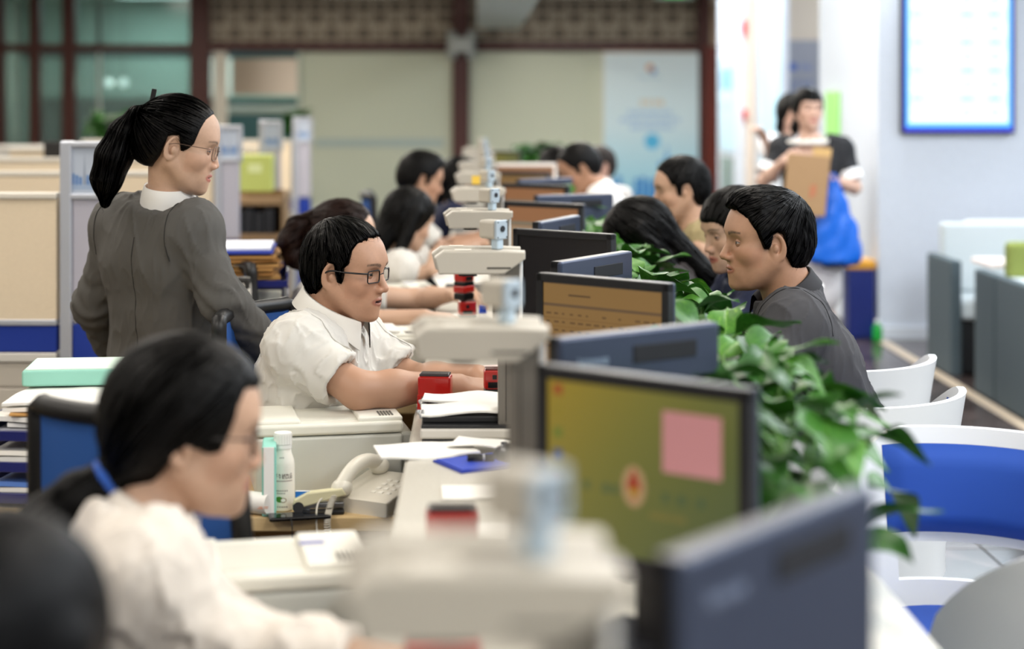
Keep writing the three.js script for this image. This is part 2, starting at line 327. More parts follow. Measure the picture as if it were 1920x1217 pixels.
// ---- hand: wrist, pointing direction, palm normal (the way the palm looks), curl in radians per joint, side +1 for a right hand
function handCaps(w, dir, pn, curl, side, s = 1) {
  const d = dir.clone().normalize(), n = pn.clone().addScaledVector(d, -pn.dot(d)).normalize(), u = V(0, 0, 0).crossVectors(d, n).multiplyScalar(side); // u points to the thumb side
  const caps = [], at = (a, b, c) => w.clone().addScaledVector(d, a * s).addScaledVector(u, b * s).addScaledVector(n, c * s);
  const L = [[0.027, 0.086, 0.042, 0.026, 0.02, 0.0088], [0.009, 0.09, 0.046, 0.03, 0.021, 0.009], [-0.009, 0.086, 0.043, 0.027, 0.02, 0.0086], [-0.026, 0.078, 0.034, 0.021, 0.018, 0.0076]];
  const palm = [];
  L.forEach(([b, a, l1, l2, l3, r], i) => {
    palm.push(cap(at(0.005, b * 0.6, 0), at(a, b, 0), 0.0155 * s, 0.0125 * s));
    let p = at(a, b, 0), an = 0; const ch = [], c = curl * (1 + 0.08 * i);
    for (const l of [l1, l2, l3]) { an += c; const q = p.clone().addScaledVector(d, Math.cos(an) * l * s).addScaledVector(n, Math.sin(an) * l * s).addScaledVector(u, b * 0.06 * s); ch.push(cap(p, q, (r + 0.0006) * s, r * 0.93 * s)); p = q; }
    caps.push(uni(ch, 0.003));
  });
  const t0 = at(0.02, 0.022, 0.004), t1 = at(0.052, 0.05, 0.016), t2 = at(0.082, 0.054, 0.026), t3 = at(0.105, 0.05, 0.034);
  const th = uni([cap(t0, t1, 0.016 * s, 0.0115 * s), cap(t1, t2, 0.0112 * s, 0.0098 * s), cap(t2, t3, 0.0098 * s, 0.0082 * s)], 0.006);
  const pf = uni(palm, 0.012);
  const mid = at(0.09, 0, 0.02);
  return (x, y, z) => { const far = Math.sqrt((x - mid.x) ** 2 + (y - mid.y) ** 2 + (z - mid.z) ** 2); if (far > 0.2) return far - 0.13; let q = smin(pf(x, y, z), th(x, y, z), 0.01), fg = 1; for (const c of caps) fg = Math.min(fg, c(x, y, z)); return smin(q, fg, 0.005); };
}
const skinMat = M(0xffffff, { vertexColors: true, roughness: 0.5 });
const hairMats = {};
const hairMat = c => hairMats[c] || (hairMats[c] = M(c, { roughness: 0.5, side: THREE.DoubleSide, clearcoat: 0, specularIntensity: 0.28 }));
const boundsOf = (pts, m) => { const b = new THREE.Box3(); pts.forEach(p => b.expandByPoint(p)); return b.expandByScalar(m); };
/* person: every joint in metres in the place; o.q is the level of detail (1 close, 2 middle, 3 far) */
function person(o) {
  const J = o.J, q = o.q || 2, fem = o.sex === 'f', th = o.build || 1;
  const base = V(J.pelvis.x, 0, J.pelvis.z);
  const root = thing('person', o.label, 'person', base, 0, o.group);
  for (const k in J) if (J[k].isVector3) J[k].sub(base);
  const hm = new THREE.Matrix4().compose(J.head, new THREE.Quaternion().setFromEuler(new THREE.Euler(o.roll || 0, o.yaw, o.pitch || 0, 'YZX')), V(1, 1, 1).multiplyScalar(o.hs || 1));
  const hp = (x, y, z) => V(x, y, z).applyMatrix4(hm);
  const hf0 = headField(o), hfF = inFrame(hf0, hm), HX = J.head.x, HY = J.head.y, HZ = J.head.z, hf = (x, y, z) => { const q = Math.sqrt((x - HX) ** 2 + (y - HY) ** 2 + (z - HZ) ** 2); return q > 0.22 ? q - 0.15 : hfF(x, y, z); }, hinv = hm.clone().invert(), hc = headColor(o), tv = V(0, 0, 0);
  const lat = J.shR.clone().sub(J.shL).normalize();                  // towards the person's right
  const latp = (J.hip ? V(Math.sin(J.hip.a || 0), 0, Math.cos(J.hip.a || 0)) : V(lat.x, 0, lat.z).normalize());
  const sh = J.shR.clone().add(J.shL).multiplyScalar(0.5), up = sh.clone().sub(J.pelvis).normalize(), fw = V(0, 0, 0).crossVectors(up, lat).normalize();
  const mixp = t => J.pelvis.clone().lerp(sh, t);
  const wd = fem ? 0.9 : 1.0;
  const torso = g => { // flattened trunk from paired capsules, grown by g
    const a = [], b = o.belly || 0;
    for (const s of [-1, 1]) {
      const c0 = J.pelvis.clone().addScaledVector(latp, s * 0.075 * wd), c1 = mixp(0.42).addScaledVector(lat, s * 0.06 * wd).addScaledVector(fw, b * 0.6 - (o.arch || 0)), c2 = mixp(0.8).addScaledVector(lat, s * 0.078 * wd).addScaledVector(fw, -(o.hunch || 0));
      a.push(cap(c0, c1, (fem ? 0.105 : 0.1) * th + g, (fem ? 0.082 : 0.098 + b) * th + g), cap(c1, c2, (fem ? 0.082 : 0.098 + b) * th + g, (fem ? 0.09 : 0.1) * th + g));
      a.push(cap(c2, (s > 0 ? J.shR : J.shL).clone().addScaledVector(lat, -s * 0.02), 0.085 * th + g, 0.056 * th + g));
    }
    for (const s of ['R', 'L']) a.push(cap(J.neck.clone().addScaledVector(up, -0.012), J['sh' + s].clone().addScaledVector(up, 0.0), 0.045 * th + g, 0.045 * th + g));
    a.push(cap(J.shL.clone().addScaledVector(up, 0.012), J.shR.clone().addScaledVector(up, 0.012), 0.05 * th + g), cap(mixp(0.93), J.neck, 0.075 + g, 0.054 + g));
    return a;
  };
  const nr = (fem ? 0.046 : 0.056) * (o.neckW || 1);
  const neck = cap(hp(-0.022, -0.045, 0), J.neck.clone().addScaledVector(fw, -0.005), nr, nr * 1.08);
  const arms = [], hands = [];
  for (const s of ['R', 'L']) {
    const a = J['sh' + s], e = J['el' + s], w = J['wr' + s]; if (!e) continue;
    arms.push(uni([cap(a, e, (fem ? 0.043 : 0.05) * th, (fem ? 0.036 : 0.041) * th), cap(e, e.clone().lerp(w, 0.35), (fem ? 0.037 : 0.043) * th, (fem ? 0.036 : 0.042) * th), cap(e.clone().lerp(w, 0.35), w, (fem ? 0.036 : 0.042) * th, fem ? 0.0235 : 0.028)], 0.02));
    const h = (o.hands || {})[s] || {};
    const dir = h.dir || w.clone().sub(e).normalize(), pn = h.palm || V(0, -1, 0);
    hands.push([handCaps(w, dir, pn, h.curl ?? 0.45, s === 'R' ? 1 : -1, fem ? 0.92 : 1), w, dir]);
  }
  const legs = [], feet = [];
  for (const s of ['R', 'L']) { const h = J.pelvis.clone().addScaledVector(latp, (s === 'R' ? 1 : -1) * 0.085), k = J['kn' + s], a = J['an' + s]; if (!k) continue; legs.push(cap(h, k, 0.078, 0.052), cap(k, a, 0.05, 0.034)); feet.push([k, a]); }
  const inner = uni([...torso(-0.02), ...legs], 0.05);
  const armF = arms.length ? uni(arms, 0.01) : () => 1;
  const skin = (x, y, z) => { let d = smin(hf(x, y, z), neck(x, y, z), 0.02); d = smin(d, inner(x, y, z), 0.03); d = Math.min(d, armF(x, y, z)); for (const h of hands) d = smin(d, h[0](x, y, z), 0.01); return d; };
  const colr = (x, y, z) => { tv.set(x, y, z).applyMatrix4(hinv); return hc(tv.x, tv.y, tv.z); };
  // body meshed on three kinds of grid, one geometry
  const gs = [], hcell = (o.hs || 1) * [0.0026, 0.0046, 0.0075][q - 1];
  const low = hp(0, -0.118, 0).y, hb = boundsOf([hp(-0.11, -0.1, -0.09), hp(0.125, -0.12, 0.09), hp(0, 0.12, 0), hp(0.1, 0.1, 0.08), hp(-0.1, 0.1, -0.08), hp(0.1, -0.12, -0.08), hp(-0.1, 0.1, 0.08), hp(0.1, 0.1, -0.08), hp(-0.1, -0.1, 0.09)], 0.012);
  const split = Math.max(J.neck.y - 0.02, low - 0.06); hb.min.y = split;
  gs.push(nets(skin, hb.min, hb.max, hcell, colr));
  for (const g of eyes(o)) gs.push(g.applyMatrix4(hm));
  const all = [J.pelvis, J.shL, J.shR, J.neck]; for (const k of ['elR', 'elL', 'wrR', 'wrL', 'knR', 'knL', 'anR', 'anL']) if (J[k]) all.push(J[k]);
  const bb = boundsOf(all, 0.13); bb.max.y = Math.max(Math.min(bb.max.y, 9), split); const bodyTop = Math.min(bb.max.y, split + 0.012);
  const handBoxes = hands.map(h => boundsOf([h[1].clone().addScaledVector(h[2], -0.01), h[1].clone().addScaledVector(h[2], 0.19)], 0.075));
  const coarse = [0.011, 0.014, 0.018][q - 1];
  const noHands = (x, y, z) => { let d = smin(hf(x, y, z), neck(x, y, z), 0.02); d = smin(d, inner(x, y, z), 0.03); return Math.min(d, armF(x, y, z)); };
  gs.push(nets(noHands, bb.min, V(bb.max.x, Math.max(bodyTop, ...hands.map(h => h[1].y + 0.06), J.elR ? J.elR.y : -9), bb.max.z), coarse, (x, y, z) => y > split + 0.02 ? colr(x, y, z) : o.skin));
  hands.forEach((h, i) => gs.push(nets((x, y, z) => smin(h[0](x, y, z), armF(x, y, z), 0.012), handBoxes[i].min, handBoxes[i].max, [0.0036, 0.005, 0.008][q - 1], () => o.skin)));
  const body = mergeGeometries(gs.map(g => { g.deleteAttribute('uv'); return g; })); part('body', body, skinMat, root);
  // hair
  if (o.hair) {
    const h0 = hairField(o), ext_ = (o.hair.tail || []).map(t => hp(t[0], t[1], t[2])), m = o.hair.fall ? 0.1 : 0.05;
    const bH = boundsOf([V(-0.12, -0.1, -0.1), V(0.11, 0.13, 0.1), ...(o.hair.tail || []).map(t => V(t[0], t[1], t[2])), ...(o.hair.fall ? [V(o.hair.fall[0] - 0.06, o.hair.fall[1], 0), V(o.hair.fall[0], o.hair.fall[1], 0)] : [])], m);
    const g = nets(h0, bH.min, bH.max, [0.0032, 0.005, 0.008][q - 1]);
    const hm_ = part('hair', g.clone().applyMatrix4(hm), hairMat(o.hair.color || 0x0d0a09), root);
    const ns = o.hair.strands ?? [4500, 500, 0][q - 1];
    if (ns) part('hair_strands', strands(g, h0, o.hair.flow || ((p, v) => v.set(p.x + 0.05, p.y - 0.12, p.z).normalize()), ns, o.hair.len || 0.05, q === 1 ? 0.00045 : 0.0012, o.hair.lift ?? 0.0018, o.hair.fly ?? 0.08, o.hair.jit ?? 0.07).applyMatrix4(hm), hairMat(o.hair.color2 || o.hair.color || 0x14100e), hm_);
  }
  // clothes
  const T = o.top, grow = T.grow ?? 0.012, fold = T.fold ?? 0.005, ff = T.ff || [9, 4, 9];
  const sleeves = [], cuts = [];
  for (const s of ['R', 'L']) {
    const a = J['sh' + s], e = J['el' + s], w = J['wr' + s]; if (!e) continue;
    const L = T.sleeve ?? 0.6, r0 = (fem ? 0.046 : 0.056) * th + grow * 0.75, r1 = (T.cuff || 0.056) * th;
    if (L <= 1) {
      const end = a.clone().lerp(e, L), dir = e.clone().sub(a).normalize(), far = end.clone().addScaledVector(dir, 0.05);
      const c = cap(a, far, r0, r1 + 0.004), inn = cap(a.clone().lerp(e, L * 0.8), far.clone().addScaledVector(dir, 0.05), r1 - 0.02, r1 - 0.012);
      sleeves.push((x, y, z) => { let d = smax(c(x, y, z), (x - end.x) * dir.x + (y - end.y) * dir.y + (z - end.z) * dir.z, 0.006); if (q < 3) d = smax(d, -inn(x, y, z), 0.004); return d; });
    } else {
      const end = e.clone().lerp(w, L - 1), dir = w.clone().sub(e).normalize();
      const c = uni([cap(a, e, r0, T.elbow || 0.054), cap(e, end.clone().addScaledVector(dir, 0.04), T.elbow || 0.052, T.cuff || 0.044)], 0.03);
      const el = e.clone();
      sleeves.push((x, y, z) => { const cr = Math.hypot(x - el.x, y - el.y, z - el.z); return smax(c(x, y, z) + 0.004 * Math.exp(-cr * cr / 0.012) * Math.sin((x * 0.4 + y + 0.5 * z) * 120 + 3 * N3(x * 14, y * 14, z * 14)), (x - end.x) * dir.x + (y - end.y) * dir.y + (z - end.z) * dir.z, 0.006); });
    }
  }
  const tr = uni(torso(grow), 0.05), hem = T.hem ?? (J.pelvis.y - 0.04), nb = J.neck, nd = hp(-0.022, -0.045, 0).sub(J.neck).normalize();
  const ntop = nb.clone().addScaledVector(nd, T.neckUp ?? 0.012), hole = cap(nb.clone().addScaledVector(nd, -0.03).addScaledVector(fw, (T.open || 0.012)), nb.clone().addScaledVector(nd, 0.12).addScaledVector(fw, (T.open || 0.012) * 1.5), nr + (T.gap ?? 0.004), nr + 0.03);
  const skirt = T.skirt ? uni([-1, 1].map(s => cap(J.pelvis.clone().addScaledVector(latp, s * 0.07), V(J.pelvis.x + latp.x * s * 0.08, hem - 0.1, J.pelvis.z + latp.z * s * 0.08), 0.105 + grow, T.skirt)), 0.06) : null;
  const shirt = (x, y, z) => {
    let d = tr(x, y, z); if (skirt) d = smin(d, skirt(x, y, z), 0.04);
    for (const s of sleeves) d = smin(d, s(x, y, z), T.seam ?? 0.022);
    d = smax(d, hem - y, 0.008);
    if (Math.abs(d) > 0.05) return d;
    { const X = x - ntop.x, Y = y - ntop.y, Z = z - ntop.z, pl = X * nd.x + Y * nd.y + Z * nd.z, rad = Math.sqrt(Math.max(0, X * X + Y * Y + Z * Z - pl * pl)); d = smax(d, -Math.max(-pl, rad - 0.1), 0.012); }
    d = smax(d, -hole(x, y, z), 0.008);
    const w0 = N3(x * ff[0], y * ff[1], z * ff[2]);
    const n1 = N3(x * ff[0] * 1.7 + y * 5 + 3, y * ff[1] * 1.3 - x * 3, z * ff[2] * 1.7 + 9), n2 = N3(x * ff[0] * 3.4 - y * 6, y * ff[1] * 2.4 + z * 6, z * ff[2] * 3.4 + 40);
    const c1 = Math.max(0, 1 - Math.abs(n1) * 3.2), c2 = Math.max(0, 1 - Math.abs(n2) * 3.2);
    return d + fold * 0.9 * w0 - fold * 0.75 * c1 * c1 - fold * 0.45 * c2 * c2 + fold * 0.3;
  };
  const sb = boundsOf([J.shL, J.shR, J.neck, J.pelvis, ...(J.elR ? [J.elR, J.elL] : []), ...((T.sleeve ?? 0.6) > 1 ? [J.wrR, J.wrL] : [])], 0.15); sb.min.y = Math.min(sb.min.y, hem - 0.02);
  const sg = nets(shirt, sb.min, sb.max, [0.007, 0.0105, 0.015][q - 1], T.tint);
  const uvp = sg.attributes.position, uv = new Float32Array(uvp.count * 2); for (let i = 0; i < uvp.count; i++) { uv[2 * i] = (uvp.getX(i) + uvp.getZ(i)) * 6; uv[2 * i + 1] = uvp.getY(i) * 6; }
  sg.setAttribute('uv', new THREE.BufferAttribute(uv, 2));
  const top = part(T.name || 'shirt', sg, M(T.color, { roughness: 0.85, vertexColors: !!T.tint, bumpMap: q === 1 ? rep(weave, 6, 6) : null, bumpScale: 0.0004, ...(T.mat || {}) }), root);
  if (T.collar) { // stand-and-fall collar round the neck
    const c = T.collar, n = 48, rows = [], pos = [], idx = [], ax = nd, f0 = fw.clone().addScaledVector(ax, -fw.dot(ax)).normalize(), l0 = V(0, 0, 0).crossVectors(f0, ax).normalize();
    const h = c.h || 0.034, R = nr + (c.r || 0.01), gapA = c.gap ?? 0.25;
    for (let i = 0; i <= n; i++) {
      const a = lerp(gapA, Math.PI * 2 - gapA, i / n), fr = Math.pow(Math.max(0, Math.cos(a)), 1.5), bk = (1 - Math.cos(a)) / 2;
      const rise = h * (0.5 + 0.6 * bk), low_ = -0.004 - (c.point || 0.03) * Math.pow(Math.max(0, Math.cos(a)), 3), fwd = (c.fwd ?? 0.012) * fr;
      const pr = [[R - 0.002, -0.012], [R, rise * 0.6], [R + 0.003, rise], [R + 0.009, rise - 0.003], [R + 0.014, rise * 0.45], [R + 0.021 + 0.014 * fr, low_], [R + 0.018 + 0.014 * fr, low_ - 0.002], [R + 0.01, rise * 0.42]];
      for (const [r, y] of pr) { const p = J.neck.clone().addScaledVector(ax, y + (c.lift || 0)).addScaledVector(f0, Math.cos(a) * r + fwd).addScaledVector(l0, Math.sin(a) * r); pos.push(p.x, p.y, p.z); }
    }
    const m = 8; for (let i = 0; i < n; i++) for (let j = 0; j < m - 1; j++) { const a = i * m + j, b = a + m; idx.push(a, b, a + 1, b, b + 1, a + 1); }
    const g = new THREE.BufferGeometry(); g.setAttribute('position', new THREE.Float32BufferAttribute(pos, 3)); g.setIndex(idx); g.computeVertexNormals();
    part('collar', g, M(c.color ?? T.color, { roughness: 0.85, side: THREE.DoubleSide }), top);
  }
  if (legs.length) {
    const bt = o.bottom || { color: 0x14161c };
    const lf = []; for (const s of ['R', 'L']) { const h = J.pelvis.clone().addScaledVector(latp, (s === 'R' ? 1 : -1) * 0.08), k = J['kn' + s], a = J['an' + s]; lf.push(cap(h, k, 0.1, 0.07)); if (!bt.skirt) lf.push(cap(k, a.clone().lerp(k, 0.12), 0.068, 0.055)); }
    if (bt.skirt) lf.push(cap(J.pelvis, J.knR.clone().lerp(J.knL, 0.5).lerp(J.pelvis, bt.short ?? 0.15), 0.13, bt.skirt));
    const kb = boundsOf([J.pelvis, J.knR, J.knL, J.anR, J.anL], 0.16), wf = uni([...lf, cap(J.pelvis.clone().addScaledVector(latp, 0.07), J.pelvis.clone().addScaledVector(latp, -0.07), 0.108)], 0.04), cut = J.pelvis.y + 0.09;
    part(bt.name || (bt.skirt ? 'skirt' : 'trousers'), nets((x, y, z) => smax(wf(x, y, z), y - cut, 0.01), kb.min, kb.max, [0.014, 0.016, 0.02][q - 1]), M(bt.color, { roughness: 0.9 }), root);
    for (const [k, a] of feet) { const f = V(k.x - J.pelvis.x, 0, k.z - J.pelvis.z); if (f.length() < 0.12 || o.footDir) f.copy(o.footDir || fw); f.y = 0; f.normalize(); const s0 = V(a.x, 0.04, a.z), g = uni([cap(s0.clone().addScaledVector(f, -0.05), s0.clone().addScaledVector(f, 0.06), 0.036, 0.036), cap(s0.clone().addScaledVector(f, 0.06), s0.clone().addScaledVector(f, 0.15).setY(0.03), 0.036, 0.026), cap(s0, a, 0.036, 0.036)], 0.02); const b = boundsOf([s0, s0.clone().addScaledVector(f, 0.15), a], 0.08); part('shoe', nets((x, y, z) => smax(g(x, y, z), 0.002 - y, 0.004), b.min, b.max, 0.012), M(0x0c0c0d, { roughness: 0.35 }), root); }
  }
  root.userData.hm = undefined; delete root.userData.hm;
  const toShirt = (p, dir) => { for (let i = 0; i < 40; i++) { const d = shirt(p.x, p.y, p.z); if (d < 0.0006) break; p.addScaledVector(dir, Math.max(0.0008, d * 0.7)); } return p; };
  if (T.seams) { // stitched seams: both armholes, and the middle of the back
    const sg_ = M(T.seams, { roughness: 0.9 });
    for (const s of ['R', 'L']) { const k = s === 'R' ? 1 : -1, ln = lat.clone(), c0 = J['sh' + s].clone().addScaledVector(ln, -k * 0.022).addScaledVector(up, -0.01), pts = []; for (let i = 0; i < 26; i++) { const a = lerp(-2.0, 2.0, i / 25), dv = up.clone().multiplyScalar(Math.cos(a)).addScaledVector(fw, Math.sin(a)).addScaledVector(ln, k * (0.12 + 0.18 * (1 - Math.cos(a)) * 0.5)).normalize(); pts.push(toShirt(c0.clone().addScaledVector(dv, 0.2), dv.clone().negate())); } part('seam', tube(pts, 0.0016, 70, 5), sg_, top); }
    if (T.backSeam) { const pts = []; for (let i = 0; i < 24; i++) { const p = J.neck.clone().lerp(J.pelvis, lerp(0.16, 0.98, i / 23)).addScaledVector(fw, -0.4); pts.push(toShirt(p, fw)); } part('seam', tube(pts, 0.0014, 60, 5), sg_, top); }
  }
  return { root, hm, hp, fw, lat, top, base, J };
}
function glasses(pr, o = {}) { // in the head frame
  const g = [], w = o.w || 0.05, h = o.h || 0.032, r = o.r || 0.008, t = o.t || 0.0016, x0 = o.x || 0.096, y0 = o.y ?? -0.004;
  const lens = [];
  for (const s of [-1, 1]) {
    const pts = roundRect(w, h, r).getPoints(6).map(p => V(x0 - 0.006 * Math.pow(Math.abs(p.x * s + 0.033) / 0.05, 2), y0 + p.y, s * 0.033 + p.x));
    g.push(tube(pts.slice(0, -1), t, 64, 6, true));
    const z1 = s * (0.033 + w / 2);
    g.push(tube([[x0 - 0.008, y0 + h * 0.3, z1], [x0 - 0.02, y0 + h * 0.32, s * 0.071], [0.04, y0 + h * 0.3, s * 0.077], [0.0, y0 + 0.009, s * 0.081], [-0.018, y0 + 0.001, s * 0.079], [-0.026, y0 - 0.02, s * 0.075]], o.temple || t, 24, 6));
    const ls = roundRect(w - t, h - t, r * 0.9); lens.push(new THREE.ShapeGeometry(ls).rotateY(Math.PI / 2).translate(x0 - 0.003, y0, s * 0.033));
  }
  g.push(tube([[x0 - 0.001, y0 + h * 0.12, -0.033 + w / 2], [x0 + 0.004, y0 + h * 0.22, 0], [x0 - 0.001, y0 + h * 0.12, 0.033 - w / 2]], t, 12, 6));
  const f = part('glasses', joined(g).applyMatrix4(pr.hm), M(o.color ?? 0x0a0a0b, { roughness: 0.3, metalness: o.metal || 0 }), pr.root);
  part('lens', joined(lens).applyMatrix4(pr.hm), M(0xffffff, { transmission: 1, roughness: 0.02, thickness: 0, ior: 1.45, side: THREE.DoubleSide }), f);
  return f;
}
// ------------------------------------------------------------------ the hall
const stoneTex = dataTex(256, 256, (u, v) => { const n = tileNoise(u, v, 6, 2) * 0.6 + tileNoise(u, v, 18, 5) * 0.5 + tileNoise(u, v, 60, 8) * 0.5, vein = Math.pow(1 - Math.abs(tileNoise(u * 1, v, 5, 14)), 14); return [62 + 26 * n + 34 * vein, 53 + 22 * n + 30 * vein, 51 + 22 * n + 29 * vein]; });
const stone = [0, 1, 2].map(i => { const t = rep(stoneTex, 0.5, 0.5); t.offset.set(0.31 * i, 0.47 * i); return M(0xffffff, { map: t, roughness: 0.14 + 0.02 * i }); });
const plaster = rep(speckle([226, 229, 232], 5, 60), 3, 3);
{
  const f = struct('floor', [bx(8.35, 0.12, 32, -3.225, -0.06, -13), bx(6.15, 0.1, 32, 4.02, -0.062, -13)], M(0x2a2725, { roughness: 0.5 }), 'dark polished stone floor of the service hall', 'floor');
  for (let i = 0; i < 5; i++) for (let j = 0; j < 12; j++) { const t = part('tile', bx(0.794, 0.012, 0.794, 1.35 + 0.8 * i, -0.006, -2.2 - 0.8 * j, 0.002, 1), stone[(i * 2 + j) % 3], f); }
  part('inlay_strip', bx(0.07, 0.014, 8.4, 2.6, -0.005, -6.6), M(0xb9a892, { roughness: 0.3 }), f, 'pale beige stone strip set in the dark floor');
}
struct('ceiling', bx(14.2, 0.2, 33, 0, CEIL + 0.1, -13), M(0xe4e4e0, { roughness: 0.95 }), 'white hall ceiling', 'ceiling');
struct('wall_left', bx(0.2, 3.3, 33, -7.1, 1.55, -13), M(0xcfc8ba, { roughness: 0.9 }), 'plain cream wall beyond the staff desks', 'wall');
struct('wall_right', bx(0.2, 3.3, 33, 7.1, 1.55, -13), M(0xe2e6ee, { roughness: 0.9 }), 'white outer wall of the visitor hall', 'wall');
struct('wall_front', bx(14.2, 3.3, 0.2, 0, 1.55, 3.1), M(0xd6d6d4, { roughness: 0.9 }), 'white wall behind the viewer', 'wall');
struct('wall_back', bx(14.2, 3.3, 0.2, 0, 1.55, -26.6), M(0xc9b7a5, { roughness: 0.9 }), 'beige rear wall behind the timber partition', 'wall');
// block with the display and the side wall that runs back from it
const whiteWall = M(0xe9edf6, { map: plaster, roughness: 0.55 });
struct('wall_display', [bx(4.4, 3.2, 1.87, 4.8, 1.5, -11.805)], whiteWall, 'white wall block carrying the queue display', 'wall');
struct('wall_side', [bx(0.06, 3.2, 3.8, 2.63, 1.5, -16.2)], whiteWall, 'white side wall with light blue boards receding to the rear', 'wall');
struct('wall_alcove', [bx(4.2, 3.2, 0.12, 4.92, 1.5, -15.4)], M(0xd8cbbb, { roughness: 0.85 }), 'beige wall seen through the gap beside the visitor', 'wall');
struct('wall_rear_right', [bx(3.9, 3.2, 0.2, 5.11, 1.5, -22.0)], M(0xd9cfba, { roughness: 0.85 }), 'cream wall right of the timber partition', 'wall');
struct('baseboard_display', bx(4.4, 0.08, 0.015, 4.8, 0.04, -10.862), M(0xd9dee6, { roughness: 0.5 }), 'low pale skirting under the display wall', 'skirting');
// ---- timber partition across the back
const Z = -22, d22 = 22, woodRed = M(0x4c1d10, { roughness: 0.5, map: rep(woodTex([210, 170, 150], [255, 235, 225]), 1, 1) }), woodDark = woodRed;
{
  const fr = thing('timber_partition', 'dark red timber post and beam partition closing the rear of the hall', 'partition', [0, 0, Z]);
  const post = (a, b, y1 = 3.04, w = 0.2) => part('post', bx(XP(b, d22) - XP(a, d22), y1, w, (XP(a, d22) + XP(b, d22)) / 2, y1 / 2, 0, 0.012, 1), woodRed, fr);
  post(-420, -390); post(-210, -185); post(-8, 9); post(58, 77); post(119, 143); post(357, 394); post(848, 880); post(1308, 1330);
  part('post', bx(0.2, 2.24, 0.26, XP(1331, d22), 1.12, 0.1, 0.012, 1), M(0x6b2710, { roughness: 0.45, map: woodRed.map }), fr, 'broad orange-brown corner post');
  const beam = (a, b, y0, y1) => part('beam', bx(XP(b, d22) - XP(a, d22), YP(y0, d22) - YP(y1, d22), 0.15, (XP(a, d22) + XP(b, d22)) / 2, (YP(y0, d22) + YP(y1, d22)) / 2, 0.01, 0.01, 1), woodRed, fr);
  beam(-420, 357, 83, 97); beam(394, 848, 80, 97); beam(880, 1308, 79, 96); beam(-420, 1330, -24, -8);
  // glazing
  const teal = M(0xc6d8d4, { transmission: 0.85, roughness: 0.12, thickness: 0, ior: 1.3 }), frost = M(0xd6dac6, { transmission: 0.3, roughness: 0.55, thickness: 0 });
  const pane = (name, a, b, y0, y1, m, label) => part(name, bx(XP(b, d22) - XP(a, d22), YP(y0, d22) - YP(y1, d22), 0.012, (XP(a, d22) + XP(b, d22)) / 2, (YP(y0, d22) + YP(y1, d22)) / 2, -0.03), m, fr, label);
  for (const [a, b] of [[-390, -210], [-185, -8], [9, 58], [77, 119], [143, 357]]) { pane('pane', a, b, 97, 404, teal, 'teal tinted pane'); pane('pane', a, b, -8, 83, teal, 'teal tinted transom pane'); }
  part('mullion', bx(0.05, 2.2, 0.06, XP(185, d22), 1.1, -0.05), M(0xa9b3ac), fr); part('mullion', bx(0.05, 0.62, 0.06, XP(185, d22), 2.5, -0.05), M(0x4b524f), fr);
  pane('frosted_pane', 566, 848, 97, 404, frost, 'pale green frosted glass pane'); pane('frosted_pane', 880, 1130, 96, 404, frost, 'pale green frosted glass pane');
  part('frosting_stripe', bx(1.7, 0.1, 0.004, XP(712, d22), YP(268, d22), -0.02), M(0xa9b8b3, { roughness: 0.7 }), fr);
  for (const x of [403, 562]) part('door_jamb', bx(x < 500 ? 0.17 : 0.05, 2.2, 0.12, XP(x < 500 ? 413 : x, d22), 1.1, 0), M(x < 500 ? 0xd6cfbf : 0xb9c2b2, { roughness: 0.6 }), fr);
  // lattice over the beam
  const lat = M(0xb5a894, { roughness: 0.8 }), back = M(0x6b6055, { roughness: 0.95 });
  for (const [a, b] of [[394, 848], [880, 1308]]) {
    const x0 = XP(a, d22), x1 = XP(b, d22), y0 = YP(80, d22), y1 = YP(-8, d22);
    const pn = part('lattice_panel', bx(x1 - x0, y1 - y0, 0.02, (x0 + x1) / 2, (y0 + y1) / 2, -0.1), back, fr, 'carved lattice transom');
    const n = Math.round((x1 - x0) / 0.21), w = (x1 - x0) / n;
    for (let i = 0; i < n; i++) {
      const x = x0 + (i + 0.5) * w, off = i % 2 ? 0.09 : 0;
      part('lattice_bar', bx(0.035, y1 - y0, 0.04, x0 + i * w, (y0 + y1) / 2, -0.06), lat, pn);
      part('lattice_square', [bx(w * 0.62, 0.04, 0.035, x, y0 + 0.12 + off, -0.06), bx(w * 0.62, 0.04, 0.035, x, y0 + 0.25 + off, -0.06), bx(0.035, 0.13, 0.03, x - w * 0.29, y0 + 0.185 + off, -0.06), bx(0.035, 0.13, 0.03, x + w * 0.29, y0 + 0.185 + off, -0.06)], lat, pn);
    }
    for (const y of [0.05, 0.2, 0.4, 0.55]) part('lattice_bar', bx(x1 - x0, 0.035, 0.03, (x0 + x1) / 2, y0 + y, -0.065), lat, pn);
  }
}
